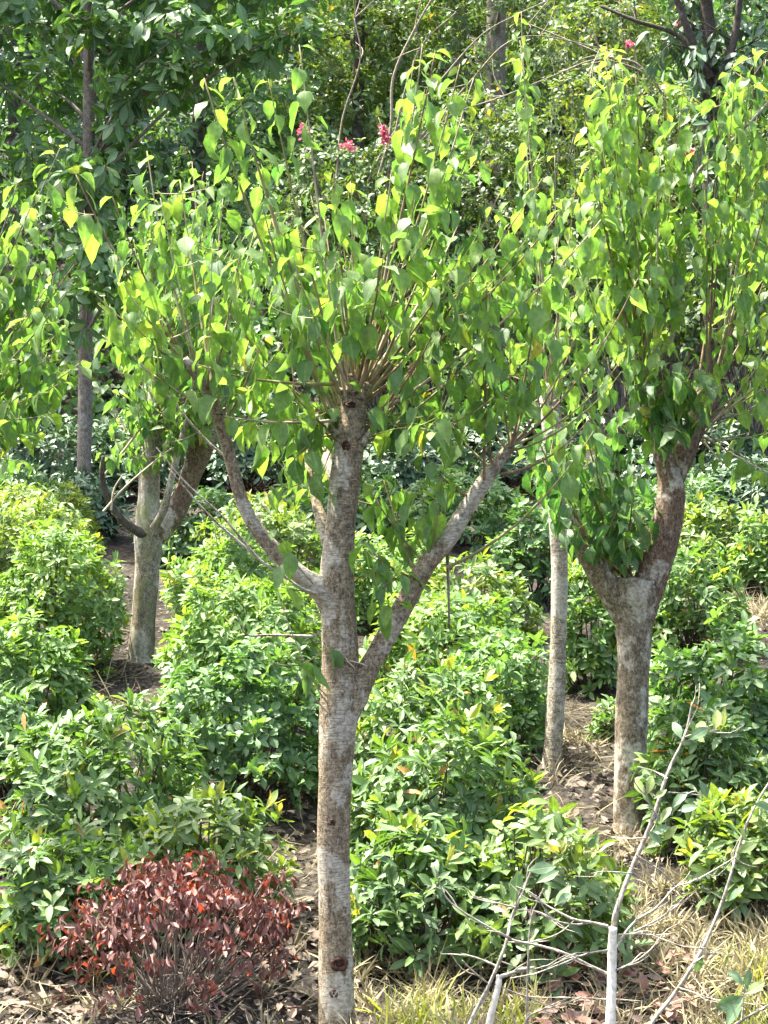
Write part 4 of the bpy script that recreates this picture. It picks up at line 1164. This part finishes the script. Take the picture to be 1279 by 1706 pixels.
# ------------------------------------------------------------------ woodland behind
def forest_tree(label, px, d, trunk, clumps, mat, leaf, dens, bark='bark_grey', tint=0.5, droop=0.6, name='woodland_tree', cat='tree', wf=0.24, m=6, shape='ellip', flowers=None, stems=None, fresh=.03, group='trees and shrubs of the wood behind'):
    """trunk: [(px,py,width px)...]; clumps: (px, py, dd, rx px, rz px)"""
    x = (px - 639.5) / F * d
    z0 = float(gz(x, d))
    t = thing(name, label, cat, (x, d, z0), group)
    tp = None
    if trunk:
        tb = Tubes()
        tp = px_tube(tb, [(trunk[0][0], 853 + (CAMZ - z0 + .05) / d * F, trunk[0][2] * 1.15)] + trunk, d, d, 12, 60, 0.04, rng.uniform(0, 6))
        tb.build('trunk', M[bark], t)
    lv = Leaves()
    for (cx, cy, dd, rx, rz) in clumps:
        c = P(cx, cy, d + dd); a = S(rx, d); b = S(rz, d)
        vol_area = 2 * np.pi * a * (a + b) / 2
        n = int(dens * vol_area / (leaf * leaf * wf * 2 * m) * 1.9)
        n = max(8, min(n, 1500))
        k = rand_dirs(n)
        lump = 1 + .22 * np.sin(5 * k[:, 0] + cx) * np.sin(4 * k[:, 2] + cy) + .15 * np.sin(9 * k[:, 1] + 7 * k[:, 0])
        rr = rng.uniform(.45, 1.05, n) ** .6 * lump
        pos = c + np.stack([k[:, 0] * a * rr, k[:, 1] * a * .8 * rr, k[:, 2] * b * rr], -1)
        g = gz(pos[:, 0], pos[:, 1]) + .05
        pos[:, 2] = np.maximum(pos[:, 2], g)
        u = norm(k * .8 + np.array([0, 0, .5]) + rng.normal(0, .35, (n, 3)))
        ref = norm(np.cross(u, rand_dirs(n))); ref2 = np.cross(u, ref)
        rt = tint + rng.normal(0, .14, n)
        for j in range(m):
            an = j * 2.4 + rng.uniform(-.4, .4, n)
            rad = ref * np.cos(an)[:, None] + ref2 * np.sin(an)[:, None]
            el = rng.uniform(.7, 1.6, n)
            ax = norm(u * np.cos(el)[:, None] + rad * np.sin(el)[:, None] - np.array([0, 0, 1.]) * droop + rng.normal(0, .15, (n, 3)))
            ln = leaf * rng.uniform(.65, 1.2, n)
            ti = np.where(rng.random(n) < fresh, rng.uniform(.85, 1, n), np.clip(rt + rng.normal(0, .1, n), 0, .88))
            lv.add(pos + rad * leaf * .15 - u * (j / m) * leaf * .6, ax, u + rng.normal(0, .25, (n, 3)), ln, ln * wf * rng.uniform(.85, 1.15, n), rng.uniform(0, .9, n), rng.uniform(.05, .4, n), ti)
        lb = Tubes()
        if tp is not None:
            s = tp[min(len(tp) - 1, max(4, int(np.argmin(np.abs(tp[:, 2] - (c[2] - abs(c[0] - x) * .5 - .2))))))]
            md = (s + c) / 2 + np.array([0, 0, .06]) + rng.normal(0, .06, 3)
            lb.add([s, md, c], [max(.012, S(trunk[-1][2], d) * .28), .012, .006], 6, 12, .08)
            for _ in range(4):
                e = pos[rng.integers(n)]
                lb.add([c * .85 + md * .15, (c + e) / 2 + rng.normal(0, .06, 3), e], [.007, .005, .002], 4, 8)
        else:
            for _ in range(9):
                e = pos[rng.integers(n)]
                b0 = np.array([x + rng.normal(0, .15), d + rng.normal(0, .1), 0]); b0[2] = float(gz(b0[0], b0[1])) - .03
                lb.add([b0, b0 * .5 + e * .5 + rng.normal(0, .08, 3) + np.array([0, 0, .1]), e], [.013, .009, .004], 5, 10)
        lb.build('limb' if trunk else 'stems', M[bark], t)
    for pl, w0, w1 in (stems or []):
        lb = Tubes()
        pts = [P(a, b, d - .25 + rng.normal(0, .04)) for a, b in pl]
        lb.add(pts, np.linspace(S(w0, d) / 2, S(w1, d) / 2, len(pts)) * (.62 if not trunk else 1), 6, 26, .06)
        for q in range(4):
            i = rng.integers(1, len(pts)); e = pts[i] + rng.normal(0, .25, 3) + np.array([0, 0, .2])
            lb.add([pts[i], (pts[i] + e) / 2 + rng.normal(0, .03, 3), e], [.006, .005, .002], 4, 8)
        lb.build('stem', M['bark_pale' if not trunk else bark], t)
    lv.build('crown' if trunk else 'foliage', M[mat], t, shape)
    if flowers:
        for (fx, fy, fw, fh, fd) in flowers:
            fl = Leaves(); n = 46
            c = P(fx, fy, d + fd)
            pos = c + rng.normal(0, 1, (n, 3)) * np.array([S(fw, d), S(fw, d), S(fh, d)]) * .27
            ln = rng.uniform(.028, .046, n)
            fl.add(pos, rand_dirs(n), rand_dirs(n), ln, ln * .4, rng.uniform(0, 1, n), .2, rng.random(n))
            fl.build('flower_cluster', M['petal'], t, 'simple')
    return t


# left: tall big-leaved tree whose trunk runs up the whole left side
cl = []
for (cx, cy, dd, rx, rz) in [(40, 30, .4, 120, 60), (200, 60, -.4, 90, 50), (310, 50, -.8, 80, 45), (410, 60, -.8, 75, 40), (490, 40, -1, 55, 30), (250, 140, -.5, 85, 40), (60, 140, .3, 90, 50), (180, 230, -.2, 70, 45),
                             (330, 110, -.6, 60, 30), (60, 240, .5, 90, 60), (150, 320, 0, 60, 45), (250, -40, 0, 150, 70), (70, -60, .5, 130, 70), (430, -40, -.4, 110, 50), (-60, 100, 0, 90, 80), (-60, 300, .6, 90, 80), (10, 330, .8, 70, 50), (140, 400, -.5, 65, 60), (110, 500, -.4, 70, 60), (175, 480, -.5, 55, 50), (150, 30, -.7, 50, 35), (155, 285, -.6, 50, 32), (100, -220, .2, 200, 90), (330, -200, -.2, 190, 90), (-120, -120, 0, 160, 90), (500, -160, .2, 150, 80), (200, -350, .2, 240, 90)]:  # clumps above the frame are added to shade the wood below
    cl.append((cx, cy, dd, rx, rz))
forest_tree('tall woodland tree with large whorled leaves, its grey trunk rising along the upper left', 142, 16.5,
            [(140, 790, 25), (141, 700, 24), (143, 500, 23), (147, 300, 21), (148, 120, 19), (145, 0, 17), (143, -200, 14)], cl, 'leaf_forest', .17, .95, 'bark_grey', .42, .55, wf=.21, m=7)
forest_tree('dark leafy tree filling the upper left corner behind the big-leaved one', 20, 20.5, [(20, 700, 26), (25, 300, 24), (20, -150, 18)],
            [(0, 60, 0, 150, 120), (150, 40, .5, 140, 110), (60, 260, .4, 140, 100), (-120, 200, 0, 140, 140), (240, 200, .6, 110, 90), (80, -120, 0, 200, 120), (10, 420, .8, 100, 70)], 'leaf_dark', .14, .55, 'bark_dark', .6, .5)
forest_tree('deep green tree behind the tops of the nearest tree, left of the pink flowers', 330, 21.5, [(335, 700, 30), (330, 300, 26), (340, -150, 20)],
            [(330, 60, 0, 150, 90), (430, 150, 0, 110, 80), (290, 240, .3, 120, 80), (420, 290, .2, 100, 80), (360, -90, 0, 190, 110), (350, 400, .4, 110, 70), (480, 420, .6, 90, 60)], 'leaf_forest', .12, .5, 'bark_dark', .3, .5)
# centre
forest_tree('yellow-green small-leaved tree at the top between the big-leaved tree and the grey stems', 590, 24.0, [(600, 560, 26), (596, 300, 22), (600, -100, 16)],
            [(560, 60, 0, 120, 75), (650, 80, 0, 90, 70), (600, 170, -.3, 80, 55), (520, 150, 0, 90, 60), (600, -60, 0, 170, 80), (700, 10, .4, 110, 70)], 'leaf_shrub', .10, .62, 'bark_dark', .55, .3, fresh=.08)
forest_tree('broad grey trunk at the top right of centre, in grey-green foliage', 825, 23.0, [(826, 600, 42), (825, 400, 38), (825, 200, 35), (826, 60, 32), (830, -200, 26)],
            [(760, 20, .4, 90, 60), (900, 30, .5, 90, 60), (830, -60, 0, 170, 70), (930, 120, .4, 80, 60), (740, 120, .6, 80, 60), (825, 10, -.8, 60, 35), (800, 100, -.7, 35, 25), (860, 190, -.7, 45, 30)], 'leaf_shrub', .09, .5, 'bark_grey', .3, .3)
forest_tree('arching grey-stemmed shrub with pink flowers, behind the top of the nearest tree', 650, 19.6, None,
            [(560, 290, 0, 100, 70), (660, 280, 0, 90, 60), (610, 360, -.2, 120, 70), (740, 330, 0, 90, 70), (520, 380, .2, 90, 70), (700, 220, .3, 70, 50), (800, 270, .3, 90, 60)], 'leaf_shrub', .075, .75, 'bark_grey', .25, .2,
            'flowering_shrub', 'shrub', flowers=[(505, 220, 14, 16, -1.2), (580, 244, 22, 12, -1.2), (640, 218, 11, 16, -1.2), (643, 234, 13, 9, -1.2)],
            stems=[([(620, 330), (650, 220), (655, 130), (690, 50), (730, -20)], 10, 5), ([(640, 330), (665, 190), (700, 80), (760, 20)], 8, 3), ([(600, 330), (650, 230), (720, 150), (800, 60), (870, 20)], 7, 3),
                   ([(640, 300), (740, 200), (840, 160), (960, 110)], 6, 3), ([(690, 240), (780, 140), (840, 75), (900, 60), (1000, 80)], 6, 3), ([(560, 300), (570, 200), (600, 100), (590, 30)], 6, 3)])
forest_tree('olive shrub behind the gap right of the nearest tree, sunlit speckled leaves', 890, 19.4, None,
            [(880, 230, 0, 90, 70), (830, 330, 0, 90, 70), (930, 310, 0, 90, 70), (900, 400, 0, 110, 70), (790, 200, .5, 70, 60)], 'leaf_shrub', .075, .75, 'bark_grey', .5, .2, 'woodland_shrub', 'shrub', fresh=.08)
forest_tree('pink-flowered shrub below the dark drooping tree at upper right', 1080, 20.2, None,
            [(1010, 170, 0, 100, 70), (1100, 200, 0, 90, 70), (1170, 270, -.2, 100, 70), (1060, 290, -.2, 110, 70), (1250, 250, 0, 100, 70), (1210, 350, -.3, 120, 80), (980, 60, .6, 90, 70), (1060, 40, .8, 80, 60)],
            'leaf_shrub', .075, .78, 'bark_grey', .62, .2, 'flowering_shrub', 'shrub', flowers=[(1048, 74, 9, 9, -1.0), (1188, 176, 12, 12, -1.0), (1145, 253, 13, 10, -1.3), (1226, 222, 10, 8, -1.3), (1130, 40, 14, 8, -.6)],
            stems=[([(1110, 330), (1080, 130), (1000, 90), (880, 40)], 9, 4), ([(1120, 300), (1100, 150), (1010, 100), (930, 120)], 7, 3)], fresh=.10)
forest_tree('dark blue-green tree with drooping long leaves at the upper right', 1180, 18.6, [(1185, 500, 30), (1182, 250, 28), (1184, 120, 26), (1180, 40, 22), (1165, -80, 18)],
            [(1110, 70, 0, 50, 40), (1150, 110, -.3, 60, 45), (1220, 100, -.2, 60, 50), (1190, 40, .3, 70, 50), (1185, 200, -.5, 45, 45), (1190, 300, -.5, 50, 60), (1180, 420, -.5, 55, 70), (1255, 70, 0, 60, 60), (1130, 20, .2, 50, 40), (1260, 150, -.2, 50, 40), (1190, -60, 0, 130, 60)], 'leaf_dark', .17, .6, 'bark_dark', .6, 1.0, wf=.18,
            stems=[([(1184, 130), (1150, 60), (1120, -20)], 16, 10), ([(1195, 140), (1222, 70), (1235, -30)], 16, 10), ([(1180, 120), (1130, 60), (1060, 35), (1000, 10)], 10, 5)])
forest_tree('shrub with yellowing leaves at the right edge of the wood', 1260, 18.8, None,
            [(1250, 430, 0, 110, 80), (1180, 420, 0, 90, 70), (1300, 330, 0, 110, 90), (1230, 540, 0, 120, 70), (1320, 500, 0, 110, 90)], 'leaf_shrub', .085, .65, 'bark_grey', .55, .3, 'woodland_shrub', 'shrub', fresh=.08)
forest_tree('shaded shrub of the wood seen through the crown of the stout forked tree', 1040, 19.0, None,
            [(1000, 420, 0, 110, 80), (1090, 440, 0, 90, 80), (960, 540, 0, 110, 80), (1080, 560, 0, 110, 80)], 'leaf_shrub', .085, .65, 'bark_grey', .42, .3, 'woodland_shrub', 'shrub')
forest_tree('shaded shrub of the wood behind the crown of the nearest tree', 680, 19.3, None,
            [(600, 470, 0, 110, 80), (700, 450, 0, 110, 80), (790, 460, 0, 90, 80), (660, 560, .3, 110, 70), (820, 580, .3, 110, 70)], 'leaf_forest', .09, .55, 'bark_dark', .3, .3, 'woodland_shrub', 'shrub')
for (px, d, w, h, lab) in [(60, 18.2, 260, 150, 'added dark shrub standing in for shade at the far left, behind the drooping sprays'),
                           (230, 18.6, 220, 120, 'added dark shrub standing in for shade right of the tall grey trunk'),
                           (420, 18.8, 240, 140, 'added dark shrub standing in for shade behind the upper left limb of the nearest tree'),
                           (640, 18.4, 240, 130, 'added dark shrub standing in for shade behind the head of the nearest trunk'),
                           (850, 18.7, 240, 140, 'added dark shrub standing in for shade left of the slender trunk'),
                           (1150, 18.4, 260, 150, 'added dark shrub standing in for shade behind the cut stub of the stout tree')]:
    bush(lab, px, d, w, h, 'leaf_dark', .6, .10, name='woodland_shrub', group='trees and shrubs of the wood behind', fresh=0.01)  # dark leaves fill the gaps where there is only shade
# deeper trees closing the view, unseen upper crowns added to shade the wood
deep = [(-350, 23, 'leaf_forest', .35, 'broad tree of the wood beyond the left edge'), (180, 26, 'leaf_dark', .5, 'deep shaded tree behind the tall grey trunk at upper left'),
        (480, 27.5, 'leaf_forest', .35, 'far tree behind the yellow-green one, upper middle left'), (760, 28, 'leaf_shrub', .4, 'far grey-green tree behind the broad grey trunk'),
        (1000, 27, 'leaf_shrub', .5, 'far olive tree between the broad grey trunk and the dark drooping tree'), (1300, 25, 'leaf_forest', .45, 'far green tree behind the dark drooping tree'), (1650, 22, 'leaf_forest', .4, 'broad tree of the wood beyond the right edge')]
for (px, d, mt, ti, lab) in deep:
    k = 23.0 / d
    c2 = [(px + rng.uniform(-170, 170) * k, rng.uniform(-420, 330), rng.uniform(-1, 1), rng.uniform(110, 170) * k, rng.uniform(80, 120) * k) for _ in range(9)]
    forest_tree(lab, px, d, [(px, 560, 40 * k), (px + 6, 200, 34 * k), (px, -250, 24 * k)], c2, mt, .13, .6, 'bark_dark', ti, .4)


def undergrowth():
    lv = Leaves()
    n = 90000
    y = rng.uniform(21.5, 40, n); x = rng.uniform(-1, 1, n) * (0.26 * y + 4)
    hgt = np.clip(.35 + .35 * np.sin(1.3 * x + .5 * y) + .3 * np.sin(2.9 * x - 1.7 * y), .05, 1.1)
    z = gz(x, y) + rng.random(n) * hgt
    ax = norm(rand_dirs(n) + np.array([0, -.3, -.2]))
    ln = rng.uniform(.10, .24, n)
    lv.add(np.stack([x, y, z], -1), ax, rand_dirs(n) + np.array([0, -.5, .9]), ln, ln * .25, rng.uniform(0, .9, n), .2, np.clip(.4 + .2 * np.sin(.9 * x + 1.1 * y) + rng.normal(0, .15, n), 0, .9))
    o = lv.build('undergrowth', M['leaf_forest'], None, 'simple')
    o['label'] = 'dense low undergrowth covering the slope of the wood'; o['category'] = 'undergrowth'; o['kind'] = 'stuff'


undergrowth()
